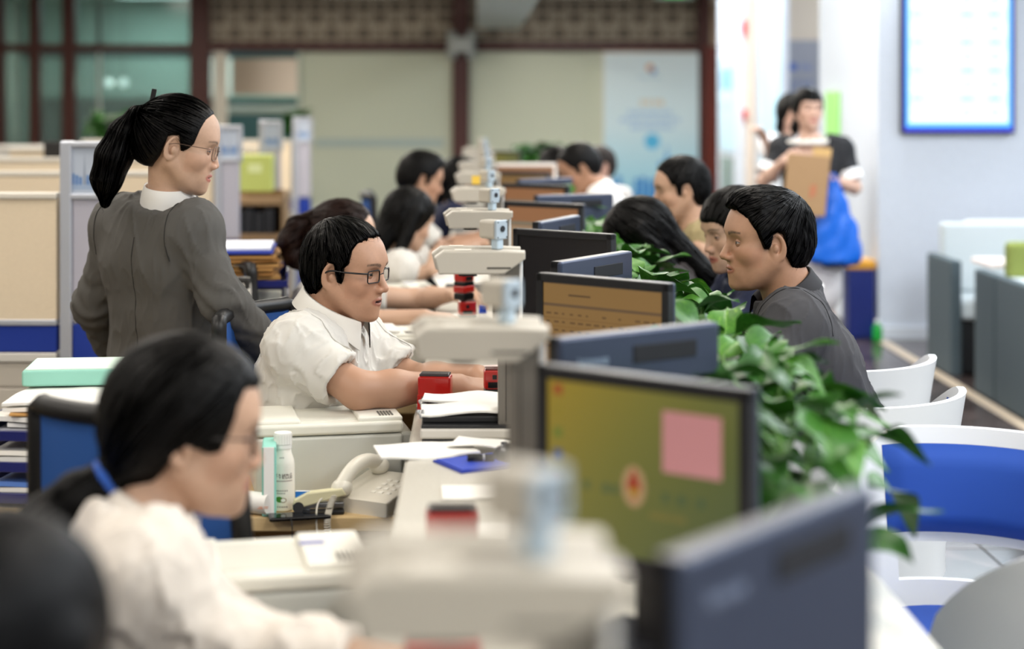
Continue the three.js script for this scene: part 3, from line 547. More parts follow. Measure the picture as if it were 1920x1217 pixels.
// room behind the partition
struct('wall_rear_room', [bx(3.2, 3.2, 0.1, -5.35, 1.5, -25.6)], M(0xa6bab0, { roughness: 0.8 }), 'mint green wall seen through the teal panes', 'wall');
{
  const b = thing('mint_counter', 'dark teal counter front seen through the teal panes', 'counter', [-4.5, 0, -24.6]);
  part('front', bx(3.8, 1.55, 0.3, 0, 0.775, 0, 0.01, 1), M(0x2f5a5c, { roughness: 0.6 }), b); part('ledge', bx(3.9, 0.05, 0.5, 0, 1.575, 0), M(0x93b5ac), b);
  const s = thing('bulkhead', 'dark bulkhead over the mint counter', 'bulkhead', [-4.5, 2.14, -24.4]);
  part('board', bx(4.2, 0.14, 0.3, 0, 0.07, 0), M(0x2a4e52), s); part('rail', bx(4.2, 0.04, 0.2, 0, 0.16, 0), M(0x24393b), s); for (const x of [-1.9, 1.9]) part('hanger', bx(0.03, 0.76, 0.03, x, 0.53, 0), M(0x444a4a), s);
  for (const px of [203, 232]) {
    const l = thing('globe_lamp', `small white globe lamp, the ${px < 210 ? 'one nearer the pale mullion' : 'one farther from the mullion'}, behind the teal glass`, 'lamp', [XP(px, 23.4), YP(155, 23.4), -23.4]);
    part('globe', sph(0.06), M(0xffffff, { emissive: 0xffffff, emissiveIntensity: 2.2 }), l); part('cord', cyl(0.006, 0.006, 1.36, 0, 0.73, 0, 8), M(0x222222), l);
    const g = new THREE.PointLight(0xfff6e8, 0.5); g.position.y = 0; g.castShadow = true; l.add(g);
  }
  const sh = thing('display_shelf', 'low teal and white shelf unit seen through the open doorway', 'shelf', [XP(492, 24), 0, -24]);
  part('body', bx(1.25, 1.34, 0.35, 0, 0.67, 0, 0.01, 1), M(0x4f7f85), sh); part('top', bx(1.3, 0.1, 0.4, 0, 1.39, 0, 0.01, 1), M(0xcfe0d8), sh);
}
{ // overhead cable duct, junction box, exit sign
  const d = thing('cable_duct', 'pale grey overhead duct running along the counter line', 'duct', [0.27, 2.44, -14.5]);
  part('casing', bx(0.545, 0.3, 13.6, 0, 0.15, 0, 0.012, 1), M(0xd5d9d2, { roughness: 0.6 }), d); for (const z of [-6, -3, 0, 3, 6]) part('hanger', bx(0.03, 0.32, 0.03, 0.2, 0.455, z), M(0x9a9d9a), d);
  const j = thing('wall_speaker', 'pale grey loudspeaker box fixed where post and beam cross', 'speaker', [XP(865, 21.7), YP(84, 21.7), -21.78]);
  part('housing', bx(0.3, 0.2, 0.16, 0, 0, 0, 0.03), M(0xb9bcb6), j); part('bracket', [bx(0.12, 0.36, 0.08, -0.13, 0.0, -0.03, 0.02), bx(0.12, 0.36, 0.08, 0.13, 0, -0.03, 0.02)], M(0xa2a6a1), j);
  const e = thing('exit_sign', 'green lit exit sign hanging at the top of the partition', 'sign', [XP(1264, 21.3), 2.72, -21.3]);
  part('plate', bx(0.5, 0.2, 0.04, 0, 0.2, 0, 0.008, 1), M(0xcfe6da), e); part('arrow', [bx(0.26, 0.05, 0.01, 0, 0.16, 0.022), bx(0.1, 0.1, 0.01, -0.02, 0.24, 0.022)], M(0x20c060, { emissive: 0x18e060, emissiveIntensity: 1.6 }), e); part('hanger', [bx(0.015, 0.04, 0.015, -0.18, 0.31, 0), bx(0.015, 0.04, 0.015, 0.18, 0.31, 0)], M(0x888888), e);
}
// glyph-like marks for print too soft to read
function glyphs(c, x, y, n, s, col) { c.strokeStyle = col; c.lineWidth = s * 0.12; for (let i = 0; i < n; i++) { const X = x + i * s * 1.12; c.beginPath(); for (let k = 0; k < 3; k++) { const t = y + s * (0.15 + 0.35 * k); c.moveTo(X + s * 0.05, t); c.lineTo(X + s * 0.95, t); } const q = X + s * (0.25 + 0.5 * rnd()); c.moveTo(q, y); c.lineTo(q, y + s); if (rnd() < 0.6) { c.moveTo(X + s * 0.1, y + s); c.lineTo(X + s * 0.1, y + s * 0.4); c.moveTo(X + s * 0.9, y + s); c.lineTo(X + s * 0.9, y + s * 0.4); } c.stroke(); } }
{ // printed panel on the partition
  const t = canvasTex(512, 876, (c, w, h) => {
    const g = c.createLinearGradient(0, 0, 0, h); g.addColorStop(0, '#dbe7e8'); g.addColorStop(0.45, '#cfe3e8'); g.addColorStop(0.8, '#9fd0e0'); g.addColorStop(1, '#7cc0dc'); c.fillStyle = g; c.fillRect(0, 0, w, h);
    c.fillStyle = '#d8925a'; c.beginPath(); c.arc(250, 78, 20, 0, 7); c.fill(); c.fillStyle = '#5a86b8'; c.beginPath(); c.arc(268, 96, 16, 0, 7); c.fill();
    glyphs(c, 185, 122, 8, 14, '#9fc0d4'); glyphs(c, 195, 250, 4, 30, '#dba765'); glyphs(c, 130, 306, 8, 27, '#7ea6d8'); glyphs(c, 85, 345, 11, 27, '#7ea6d8'); glyphs(c, 140, 384, 8, 27, '#7ea6d8');
    c.fillStyle = '#4fb2dd'; c.beginPath(); c.arc(262, 475, 42, 0, 7); c.fill();
    c.fillStyle = '#2f7fc4'; for (let i = 0; i < 16; i++) { const H2 = 120 + 150 * Math.abs(Math.sin(i * 2.3)); c.fillRect(i * 33, h - H2 * (i > 6 ? 1.1 : 0.8), 26, H2 * 1.2); }
    c.fillStyle = '#4f9bd2'; c.fillRect(330, h - 330, 26, 330); c.fillRect(338, h - 380, 8, 60);
  });
  const p = thing('notice_panel', 'tall light blue printed notice panel fixed to the partition', 'notice', [XP(1220, 21.9), 0.02, -21.86]);
  part('board', bx(1.24, 2.13, 0.03, 0, 1.065, 0), M(0xdbe7e8), p); const f = part('print', new THREE.PlaneGeometry(1.23, 2.12).translate(0, 1.065, 0.016), M(0xffffff, { map: t, roughness: 0.5 }), p);
}
{ // boards on the side wall
  const bd = (label, z0, z1, y0, y1, col, draw) => { const b = thing('wall_board', label, 'wall board', [2.592, y0, -(z0 + z1) / 2]); part('board', bx(0.016, y1 - y0, z1 - z0, 0, (y1 - y0) / 2, 0, 0.004, 1), M(col, { roughness: 0.35 }), b); if (draw) part('print', new THREE.PlaneGeometry(z1 - z0 - 0.04, y1 - y0 - 0.04).rotateY(-Math.PI / 2).translate(-0.009, (y1 - y0) / 2, 0), M(0xffffff, { map: canvasTex(256, 256, draw), roughness: 0.4 }), b); return b; };
  bd('tall pale blue glossy board beside the gap in the side wall', 14.34, 15.3, 0.5, 2.7, 0xb9e0f4);
  bd('white board with pale blue border near the timber post', 16.9, 17.9, 1.0, 2.0, 0xcfe3f0, (c, w, h) => { c.fillStyle = '#bfdcec'; c.fillRect(0, 0, w, h); c.fillStyle = '#86b7d8'; c.fillRect(20, 30, 216, 60); glyphs(c, 30, 120, 6, 28, '#9fb8c8'); });
  bd('small grey-green framed notice below the bordered board', 17.0, 17.8, 0.55, 0.95, 0x7e8f8a);
  const st = thing('door_frame_strip', 'narrow beige upright strip on the white side wall', 'trim', [2.56, 0, -15.72]); part('upright', bx(0.06, 2.5, 0.22, 0, 1.25, 0, 0.008, 1), M(0xcbbcae), st); part('foot', bx(0.08, 0.08, 0.24, 0, 0.04, 0), M(0x9d9288), st);
  for (const [py, h, s] of [[52, 0.17, 'upper'], [215, 0.11, 'lower']]) { const o = thing('knot_ornament', `${s} small red paper ornament on the beige upright strip`, 'ornament', [2.5, YP(py, 15.72) - h / 2, -15.66]); part('bloom', sph(0.045, 0, h / 2, 0, 0.6, h / 0.09, 0.8), M(0xc03038), o); part('tassel', cyl(0.006, 0.012, 0.05, 0, -0.02, 0, 8), M(0xa02028), o); }
  const gb = thing('grey_board', 'grey directory board with blue print on the alcove wall', 'sign', [XP(1502, 15.3), YP(252, 15.3), -15.325]);
  part('board', bx(0.34, 0.86, 0.02, 0, 0.43, 0), M(0x8f94a0), gb); part('print', new THREE.PlaneGeometry(0.33, 0.85).translate(0, 0.43, 0.011), M(0xffffff, { map: canvasTex(128, 330, (c, w, h) => { c.fillStyle = '#9a9ca6'; c.fillRect(0, 0, w, h); c.fillStyle = '#4668b4'; c.beginPath(); c.arc(36, 92, 15, 0, 7); c.fill(); glyphs(c, 56, 82, 2, 22, '#6a80b8'); for (let i = 0; i < 3; i++) glyphs(c, 20, 140 + 28 * i, 4, 20, '#6478a8'); }) }), gb);
  const gs = thing('green_strip', 'narrow lime green vertical sign on the white wall beside the visitor', 'sign', [2.585, 1.25, -12.2]); part('plate', bx(0.02, 0.36, 0.42, 0, 0.18, 0, 0.004, 1), M(0x9be07a), gs); part('edge', bx(0.024, 0.02, 0.43, 0, 0.01, 0), M(0x79b860), gs);
}
{ // queue display
  const X = (XP(1686, 10.87) + XP(1898, 10.87)) / 2, w = XP(1898, 10.87) - XP(1686, 10.87), y0 = YP(250, 10.87), h = 1.32;
  const s = thing('queue_display', 'large portrait queue display with black frame on the white wall', 'display', [X, y0, -10.835]);
  part('housing', bx(w, h, 0.06, 0, h / 2, 0, 0.008, 1), M(0x0b0d16, { roughness: 0.35 }), s);
  const t = canvasTex(512, 940, (c, W_, H_) => {
    c.fillStyle = '#3a3ae8'; c.fillRect(0, 0, W_, H_); c.fillStyle = '#5fd8ff'; c.fillRect(10, 10, W_ - 20, H_ - 30); c.fillStyle = '#f4fdff'; c.fillRect(24, 24, W_ - 48, H_ - 62);
    for (let i = 0; i < 13; i++) { const y = 34 + i * 66; c.fillStyle = i % 2 ? '#e8faff' : '#fbffff'; c.fillRect(24, y, W_ - 48, 64); glyphs(c, 40, y + 14, 2, 20, '#9fdcee'); glyphs(c, 270, y + 14, 2, 24, '#8ed6ea'); glyphs(c, 400, y + 14, 2, 24, '#84d2ea'); }
  });
  part('screen', new THREE.PlaneGeometry(w - 0.03, h - 0.03).translate(0, h / 2, 0.032), M(0x111111, { emissive: 0xffffff, emissiveMap: t, emissiveIntensity: 1.35, roughness: 0.3 }), s);
  const l = new THREE.RectAreaLight(new THREE.Color(0.8, 0.92, 1), 2.5, w - 0.03, h - 0.03); l.name = 'screen_glow'; l.position.set(0, h / 2, 0.045); l.rotation.y = Math.PI; l.castShadow = true; s.add(l);
}
// ------------------------------------------------------------------ staff side furniture
const alu = M(0xb9bdc6, { roughness: 0.4, metalness: 0.35 }), cream = M(0xffffff, { map: rep(speckle([232, 214, 186], 6, 90), 2, 2), roughness: 0.85 }), blueCloth = M(0x17379a, { roughness: 0.85, bumpMap: rep(weave, 8, 8), bumpScale: 0.0004 });
const lilac = M(0xb6b4c0, { roughness: 0.6 });
const skyline = canvasTex(128, 170, (c, w, h) => { c.fillStyle = '#b9c3d2'; c.fillRect(0, 0, w, h); c.fillStyle = '#5f86bd'; for (let i = 0; i < 7; i++) if (i !== 3) c.fillRect(8 + i * 16, 95 + (i % 3) * 6, 13, 40); c.fillStyle = '#8c97ab'; c.beginPath(); c.moveTo(58, 135); c.lineTo(64, 20); c.lineTo(70, 135); c.fill(); c.fillStyle = '#9fb2cd'; c.fillRect(8, 136, 112, 18); });
const partPlaces = ['beside the standing woman', 'behind the first one', 'third in the row', 'fourth in the row', 'last in the row'];
[-5.5, -7.1, -8.7, -10.5, -12.4].forEach((z, i) => {
  const p = thing('cubicle_partition', `cream and blue office partition with framed skyline print, ${['nearest, beside the standing woman', 'second from the standing woman', 'third from the standing woman', 'fourth from the standing woman', 'last before the timber partition'][i]}`, 'partition', [-1.345, 0, z], 0, 'cubicle partitions');
  const w = 1.55, x = -0.03 - w / 2;
  part('post', bx(0.04, 1.42, 0.06, 0, 0.71, 0, 0.008), alu, p);
  part('cream_panel', bx(w, 0.4, 0.045, x, 1.03, 0, 0.004, 1), cream, p); part('rail', bx(w, 0.022, 0.06, x, 1.24, 0, 0.006), M(0xd8d2c6), p); part('rail', bx(w, 0.02, 0.055, x, 0.826, 0, 0.004), alu, p);
  part('blue_panel', bx(w, 0.085, 0.045, x, 0.772, 0, 0.004, 1), blueCloth, p); part('rail', bx(w, 0.03, 0.055, x, 0.712, 0, 0.004), M(0xdcd8cf), p);
  for (let k = 0; k < 8; k++) part('slat', bx(w, 0.076, 0.04, x, 0.655 - k * 0.083, 0, 0.004, 1), M(0xc9c1b4), p);
  part('lilac_panel', bx(0.09, 0.4, 0.04, 0.066, 1.03, 0, 0.004, 1), lilac, p); part('blue_lower_panel', bx(0.09, 0.8, 0.04, 0.066, 0.42, 0, 0.004, 1), blueCloth, p);
  const fr = part('picture_frame', [bx(0.13, 0.02, 0.05, 0.06, 1.408, 0.004, 0.005), bx(0.13, 0.02, 0.05, 0.06, 1.238, 0.004, 0.005), bx(0.022, 0.18, 0.05, 0.006, 1.323, 0.004, 0.005), bx(0.018, 0.18, 0.05, 0.116, 1.323, 0.004, 0.005)], alu, p);
  part('print', new THREE.PlaneGeometry(0.096, 0.155).translate(0.06, 1.323, 0.018), M(0xffffff, { map: skyline, roughness: 0.4 }), fr);
  part('glass', bx(0.096, 0.155, 0.004, 0.06, 1.323, 0.01), M(0xc5cfdc), fr);
});
{ // things beyond the first partition
  const m = thing('office_monitor', 'black monitor back showing above the far cubicles', 'monitor', [XP(97, 8.9), 0.7, -8.98]);
  part('stand', bx(0.05, 0.4, 0.04, 0, 0.2, -0.0), M(0x111111), m); part('back', bx(0.125, 0.5, 0.03, 0, 0.38, 0, 0.03), M(0x0b0b0d), m);
  const dk = thing('cubicle_desk', 'white cubicle desk behind the second partition', 'desk', [-2.1, 0, -9.1]); part('top', bx(1.3, 0.03, 0.5, 0, 0.685, 0, 0.006), M(0xd9d6cf), dk); for (const s of [-0.6, 0.6]) part('side', bx(0.03, 0.67, 0.48, s, 0.335, 0), M(0xc9c6bf), dk);
  const fc = thing('filing_cabinet', 'long white low filing cabinet beyond the partitions', 'cabinet', [-3.55, 0, -13.6]); part('body', bx(2.6, 1.14, 0.45, 0, 0.57, 0, 0.008, 1), M(0xcfccc5), fc); for (let k = 0; k < 4; k++) { const dr = part('door', bx(0.62, 0.9, 0.02, -0.97 + 0.645 * k, 0.6, 0.235, 0.004, 1), M(0xd6d3cc), fc); part('handle', bx(0.02, 0.12, 0.02, -0.72 + 0.645 * k, 0.7, 0.252, 0.004, 1), alu, dr); }
  part('top', bx(2.64, 0.03, 0.49, 0, 1.155, 0, 0.006), M(0xbdb9b1), fc);
  const bk = thing('bookcase', 'wooden bookcase with dark open shelves between the partition posts', 'bookcase', [-1.36, 0, -10.15]);
  for (const s of [-0.16, 0.2]) part('side', bx(0.02, 1.0, 0.28, s, 0.5, 0), M(0x9c7f5c), bk);
  for (let k = 0; k < 5; k++) part('shelf', bx(0.36, 0.035, 0.28, 0.02, 0.1 + 0.21 * k, 0), M(0xa2835f), bk); part('backing', bx(0.36, 1.0, 0.01, 0.02, 0.5, -0.135), M(0x8f7352), bk);
  for (const [y, c, l] of [[0.1, 0x20242e, 'black binders on the lowest shelf of the bookcase'], [0.31, 0x1c2028, 'dark binders on the second shelf of the bookcase'], [0.52, 0x23262e, 'charcoal binder row on the third shelf of the bookcase'], [0.73, 0x1b1d24, 'black binder row on the top shelf of the bookcase']]) { const b = thing('binder_set', l, 'binders', [-1.34, y + 0.0176, -10.1]); for (let k = 0; k < 4; k++) part('binder', bx(0.055, 0.13 + 0.02 * (k % 2), 0.18, -0.09 + 0.062 * k, 0.065 + 0.01 * (k % 2), 0, 0.004, 1), M(c), b); }
  const lm = thing('file_box', 'bright lime green file box standing on the wooden bookcase', 'file box', [-1.34, 1.0, -10.1]); part('box', bx(0.2, 0.22, 0.16, 0.01, 0.11, 0, 0.006, 1), M(0xc8d272, { roughness: 0.6 }), lm); part('label', bx(0.08, 0.05, 0.002, 0.01, 0.14, 0.081), M(0xe7efb0), lm);
}
// desks on the staff side
const birch = M(0xffffff, { map: woodTex([205, 176, 126], [222, 195, 148]), roughness: 0.5 });
[['side desk under the fuzzy foreground printer', -2.66], ['light wood side desk carrying the milk bottle and telephone', -3.86], ['light wood side desk behind the seated clerk', -5.19], ['light wood side desk beside the black-haired clerk', -6.49]].forEach(([l, z], i) => {
  const dk = thing('side_desk', (i ? '' : 'light wood ') + l, 'desk', [-0.455, 0, i ? z + 0.09 : -2.73], 0, 'side desks along the counter');
  part('top', bx(0.6, 0.032, 0.42, 0, 0.654, 0, 0.004, 1), birch, dk); for (const s of [-0.28, 0.28]) part('side_panel', bx(0.025, 0.638, 0.4, s, 0.319, 0), birch, dk);
  part('divider', bx(0.05, 0.62, 0.38, -0.08, 0.319, 0), birch, dk); part('back_panel', bx(0.54, 0.3, 0.015, 0, 0.48, -0.1), birch, dk);
});
{ const dk = thing('staff_desk', 'light wood staff desk holding the stacked blue paper trays', 'desk', [-1.215, 0, -3.78]); part('top', bx(0.9, 0.035, 0.7, 0, 0.6725, 0, 0.005, 1), birch, dk); for (const s of [-0.42, 0.42]) part('side_panel', bx(0.03, 0.655, 0.66, s, 0.3275, 0), birch, dk); part('front_panel', bx(0.8, 0.4, 0.02, 0, 0.45, -0.3), birch, dk);
  const d2 = thing('staff_desk', 'light wood desk with brown folders behind the clerk', 'desk', [-0.93, 0, -5.62]); part('top', bx(0.66, 0.035, 0.6, 0, 0.6725, 0, 0.005, 1), birch, d2); for (const s of [-0.3, 0.3]) part('side_panel', bx(0.03, 0.655, 0.56, s, 0.3275, 0), birch, d2); }
// paper trays
const trayBlue = M(0x1a2060, { roughness: 0.3 }), steel = M(0xb8bcc0, { metalness: 0.9, roughness: 0.3 });
function trays(label, pos, turn, n, pitch) {
  const t = thing('paper_tray', label, 'paper tray', pos, turn);
  for (let k = 0; k < n; k++) { const y = k * pitch; const tr = part('tray', [bx(0.27, 0.006, 0.34, 0, y + 0.012, 0), bx(0.006, 0.045, 0.34, -0.132, y + 0.032, 0, 0.002, 1), bx(0.006, 0.045, 0.34, 0.132, y + 0.032, 0, 0.002, 1), bx(0.27, 0.05, 0.006, 0, y + 0.034, -0.167, 0.002, 1), bx(0.27, 0.022, 0.006, 0, y + 0.02, 0.168, 0.002, 1)], trayBlue, t); }
  for (const [x, z] of [[-0.125, 0.15], [0.125, 0.15], [-0.125, -0.15], [0.125, -0.15]]) part('support_rod', cyl(0.004, 0.004, pitch * (n - 1) + 0.02, x, (pitch * (n - 1) + 0.02) / 2, z, 8), steel, t);
  return t;
}
const paper = [M(0xf1efe9, { roughness: 0.9, side: THREE.DoubleSide }), M(0xe2e0da, { roughness: 0.9, side: THREE.DoubleSide }), M(0xf6f0dc, { roughness: 0.9, side: THREE.DoubleSide })];
function sheet(w, l, bend = 0.01, thick = 0.003, seed_ = 0) { // a bent stack of sheets with real thickness
  const g = new THREE.BoxGeometry(w, thick, l, 10, 1, 8), p = g.attributes.position;
  for (let i = 0; i < p.count; i++) p.setY(i, p.getY(i) + bend * (N3(p.getX(i) * 9 + seed_, p.getZ(i) * 9, seed_ * 1.7) + 0.35));
  g.computeVertexNormals(); return g;
}
function sheetThing(name, label, pos, turn, w, l, o = {}) { const t = thing(name, label, o.cat || 'paper', pos, turn, o.group); part('sheet', sheet(w, l, o.bend ?? 0.006, o.thick ?? 0.003, o.seed ?? rr(0, 50)).translate(0, (o.thick ?? 0.003) / 2 + 0.0006, 0), o.mat || paper[0], t); return t; }
const t1 = [XP(108, 3.62), 0.69, -3.72];
trays('three-tier dark blue paper tray heaped with documents', t1, -0.12, 3, 0.066);
{
  const names = ['bottom', 'middle'];
  for (let k = 0; k < 2; k++) for (let j = 0; j < 3; j++) sheetThing('paper_stack', `${['grey-edged', 'white', 'bluish'][j]} paper bundle in the ${names[k]} dark blue tray`, [t1[0] + rr(-0.01, 0.01), 0.69 + k * 0.066 + 0.0165 + j * 0.012, t1[2] + 0.01], -0.12 + rr(-0.06, 0.06), 0.21, 0.3, { thick: 0.01, bend: 0.002, mat: j === 2 && k === 0 ? M(0x4f78c4) : paper[j % 2] });
  const tops = [['grey booklet stack at the base of the heap on the blue tray', 0.012, 0x9b9ca4, 0.22, 0.3, 0], ['white form bundle low in the heap on the blue tray', 0.008, 0xe6e4e0, 0.21, 0.3, 0.1], ['white paper bundle jutting from the heap on the blue tray', 0.01, 0xefede8, 0.22, 0.29, -0.16], ['brown envelope corner poking out of the heap on the blue tray', 0.004, 0xb98a4c, 0.23, 0.29, 0.3], ['curled white sheets on top of the heap on the blue tray', 0.008, 0xf4f2ec, 0.2, 0.27, -0.06], ['uppermost curled white sheets under the mint green file box', 0.006, 0xf2f0ea, 0.21, 0.28, 0.1]];
  let y = 0.69 + 0.132 + 0.0165;
  tops.forEach(([l, t, c, w, d, a], i) => { sheetThing('paper_stack', l, [t1[0] + 0.01 * Math.sin(i * 2), y, t1[2] + 0.012 * Math.cos(i * 3)], -0.12 + a, w, d, { thick: t, bend: t > 0.02 ? 0.003 : 0.007, mat: M(c, { roughness: 0.9 }) }); y += t + 0.0035; });
  const g = thing('file_box', 'mint green document file box lying on the heap of papers', 'file box', [XP(140, 3.86), y + 0.004, -3.86], 0.1); part('box', bx(0.25, 0.036, 0.18, 0.02, 0.018, 0, 0.006), M(0x8fc9b8, { roughness: 0.6 }), g); part('lid_print', bx(0.235, 0.003, 0.165, 0.02, 0.037, 0), M(0xd9efe0, { roughness: 0.7 }), g);
}
const t2 = [XP(462, 5.5), 0.69, -5.52];
trays('four-tier dark blue paper tray behind the clerk', t2, 0.1, 4, 0.085);
{
  let y = 0.69 + 0.255 + 0.0165;
  for (let k = 0; k < 7; k++) { sheetThing('kraft_folder', `brown kraft folder, ${['lowest', 'second', 'third', 'fourth', 'fifth', 'sixth', 'topmost'][k]} of the stack behind the clerk`, [t2[0] - 0.02 + rr(-0.01, 0.01), y, t2[2]], 0.1 + rr(-0.12, 0.12), 0.23, 0.3, { thick: 0.009, bend: 0.004, mat: M([0xa97c43, 0xb58a50, 0x9a6c36][k % 3], { roughness: 0.85 }), cat: 'folder', group: 'brown folders stacked behind the clerk' }); y += 0.0135; }
  const f = thing('folder', 'white and blue folder lying on the brown folders', 'folder', [t2[0] - 0.03, y + 0.002, t2[2]], 0.08); part('cover', bx(0.24, 0.012, 0.3, 0, 0.006, 0, 0.003, 1), M(0x2a3fa8), f); part('sheets', bx(0.225, 0.01, 0.29, 0, 0.017, 0, 0.002, 1), M(0xe2e6f4), f);
  for (let k = 0; k < 3; k++) sheetThing('paper_stack', `paper bundle in the ${['bottom', 'second', 'third'][k]} tier of the tray behind the clerk`, [t2[0], 0.69 + 0.085 * k + 0.0165, t2[2]], 0.1, 0.22, 0.3, { thick: 0.03, bend: 0.003, mat: paper[k % 3] });
  const z = thing('patterned_bag', 'black and white patterned bag hanging below the brown folders', 'bag', [XP(446, 5.3), YP(590, 5.3), -5.3]);
  part('bag', bx(0.085, 0.12, 0.03, 0, 0.06, 0, 0.012), M(0xffffff, { roughness: 0.7, map: canvasTex(128, 160, (c, w, h) => { c.fillStyle = '#22201e'; c.fillRect(0, 0, w, h); c.strokeStyle = '#e4dfd6'; c.lineWidth = 11; for (let i = 0; i < 4; i++) { c.beginPath(); c.ellipse(20 + 30 * i, 60 + 20 * (i % 2), 10, 34, 0.2 * i, 0, 7); c.stroke(); } c.beginPath(); c.moveTo(0, 140); c.lineTo(128, 120); c.stroke(); }) }), z); part('handle', tube([[-0.02, 0.115, 0], [-0.018, 0.15, 0], [0.018, 0.15, 0], [0.02, 0.115, 0]], 0.003, 16, 6), M(0x2a2826), z);
  const bc = thing('blue_tray_papers', 'white papers spread on the desk beyond the brown folders', 'paper', [XP(508, 5.8), 0.69, -5.8]); part('sheet', sheet(0.26, 0.18, 0.01, 0.03, 3).translate(0, 0.02, 0), paper[1], bc);
}
// office chairs
function officeChair(label, pos, turn, arms = true) {
  const c = thing('office_chair', label, 'chair', pos, turn, 'blue mesh office chairs');
  const blk = M(0x0d0d0f, { roughness: 0.45 }), mesh = M(0x1d4f96, { roughness: 0.75, bumpMap: rep(weave, 10, 10), bumpScale: 0.0006 });
  part('seat', bx(0.46, 0.07, 0.46, 0.02, 0.435, 0, 0.03, 3), M(0x142036, { roughness: 0.85 }), c);
  // curved back, chair faces +x
  const nu = 14, nv = 10, grid = (off) => { const p = []; for (let j = 0; j <= nv; j++) for (let i = 0; i <= nu; i++) { const u = i / nu * 2 - 1, v = j / nv; p.push(V(-0.225 - 0.04 * Math.sin(v * 2.2) - 0.03 * v * v + 0.055 * u * u - off, 0.52 + 0.5 * v, u * (0.215 - 0.02 * v))); } return p; };
  const a = grid(0), pos_ = [], idx = []; a.forEach(p => pos_.push(p.x, p.y, p.z)); grid(0.012).forEach(p => pos_.push(p.x, p.y, p.z)); const n = (nu + 1) * (nv + 1);
  for (let j = 0; j < nv; j++) for (let i = 0; i < nu; i++) { const q = j * (nu + 1) + i, r = q + nu + 1; idx.push(q, r, q + 1, q + 1, r, r + 1, n + q, n + q + 1, n + r, n + q + 1, n + r + 1, n + r); }
  const g = new THREE.BufferGeometry(); g.setAttribute('position', new THREE.Float32BufferAttribute(pos_, 3)); g.setIndex(idx); g.computeVertexNormals(); part('back_mesh', g, mesh, c);
  const rim = []; for (let i = 0; i <= nu; i++) rim.push(a[i]); for (let j = 1; j <= nv; j++) rim.push(a[j * (nu + 1) + nu]); for (let i = nu - 1; i >= 0; i--) rim.push(a[nv * (nu + 1) + i]); for (let j = nv - 1; j > 0; j--) rim.push(a[j * (nu + 1)]);
  part('back_frame', tube(rim.map(p => V(p.x - 0.008, p.y, p.z)), 0.019, 90, 8, true), blk, c);
  part('back_bracket', tube([[-0.24, 0.56, 0], [-0.29, 0.48, 0], [-0.2, 0.4, 0], [0, 0.39, 0]], 0.022, 20, 8), blk, c);
  if (arms) for (const s of [-1, 1]) { part('armrest', bx(0.24, 0.035, 0.07, 0.02, 0.615, s * 0.25, 0.016), blk, c); part('arm_support', tube([[0.02, 0.6, s * 0.25], [0.0, 0.5, s * 0.265], [0.0, 0.42, s * 0.2]], 0.015, 12, 8), blk, c); }
  part('gas_column', cyl(0.028, 0.024, 0.3, 0, 0.25, 0, 16), M(0x1a1a1c, { metalness: 0.6, roughness: 0.3 }), c);
  for (let k = 0; k < 5; k++) { const t = k * Math.PI * 0.4 + 0.3; part('base_arm', tube([[0, 0.12, 0], [Math.cos(t) * 0.15, 0.1, Math.sin(t) * 0.15], [Math.cos(t) * 0.27, 0.07, Math.sin(t) * 0.27]], 0.016, 8, 6), blk, c); part('caster', new THREE.TorusGeometry(0.017, 0.013, 8, 14).rotateY(-t).translate(Math.cos(t) * 0.27, 0.03, Math.sin(t) * 0.27), blk, c); }
  return c;
}
officeChair('blue mesh office chair on which the male clerk sits', [-0.33, 0, -4.14], -0.35);
officeChair('blue mesh office chair in front of the paper trays', [-0.51, 0, -3.12], Math.PI / 2 - 0.35, false);
officeChair('office chair of the blurred woman in the white shirt', [-0.55, 0, -2.3], 0.15, false);
officeChair('office chair of the brown-haired clerk', [-0.5, 0, -5.55], 0.1, false);
officeChair('office chair of the black-haired clerk', [-0.42, 0, -6.88], 0.1, false);
officeChair('office chair of the distant male clerk', [-0.48, 0, -8.1], 0.1, false);
officeChair('office chair of the dark-haired figure cut by the frame corner', [-0.55, 0, -1.42], 0.1, false);
officeChair('office chair of the distant navy-clad clerk', [-0.35, 0, -9.4], 0.1, false);
// ------------------------------------------------------------------ the counter and what stands on it
const CT = 0.84;
{
  const t = thing('counter_worktop', 'long pale grey worktop running down the service counter', 'worktop', [0.2325, CT, -6.4]);
  part('slab', bx(0.745, 0.03, 11.4, 0, -0.015, 0, 0.004, 1), M(0xffffff, { map: rep(speckle([205, 201, 190], 5, 50), 3, 30), roughness: 0.35 }), t); part('edge_strip', bx(0.004, 0.026, 11.38, -0.3735, -0.015, 0), M(0xb5b0a4), t);
  const b = thing('counter_cabinet', 'white panelled base under the service counter', 'counter', [0.36, 0, -6.4]);
  for (let k = 0; k < 9; k++) part('panel', bx(0.04, 0.8, 1.19, -0.13, 0.405, -4.9 + 1.2 * k, 0.004, 1), M(0xdadde0, { roughness: 0.5 }), b);
  part('plinth', bx(0.2, 0.08, 11.2, -0.13, 0.04, 0), M(0x4a4c50), b); for (let k = 0; k < 10; k++) part('rib', bx(0.3, 0.76, 0.03, -0.12, 0.42, -5.5 + 1.2 * k), M(0xc5c2ba), b);
}
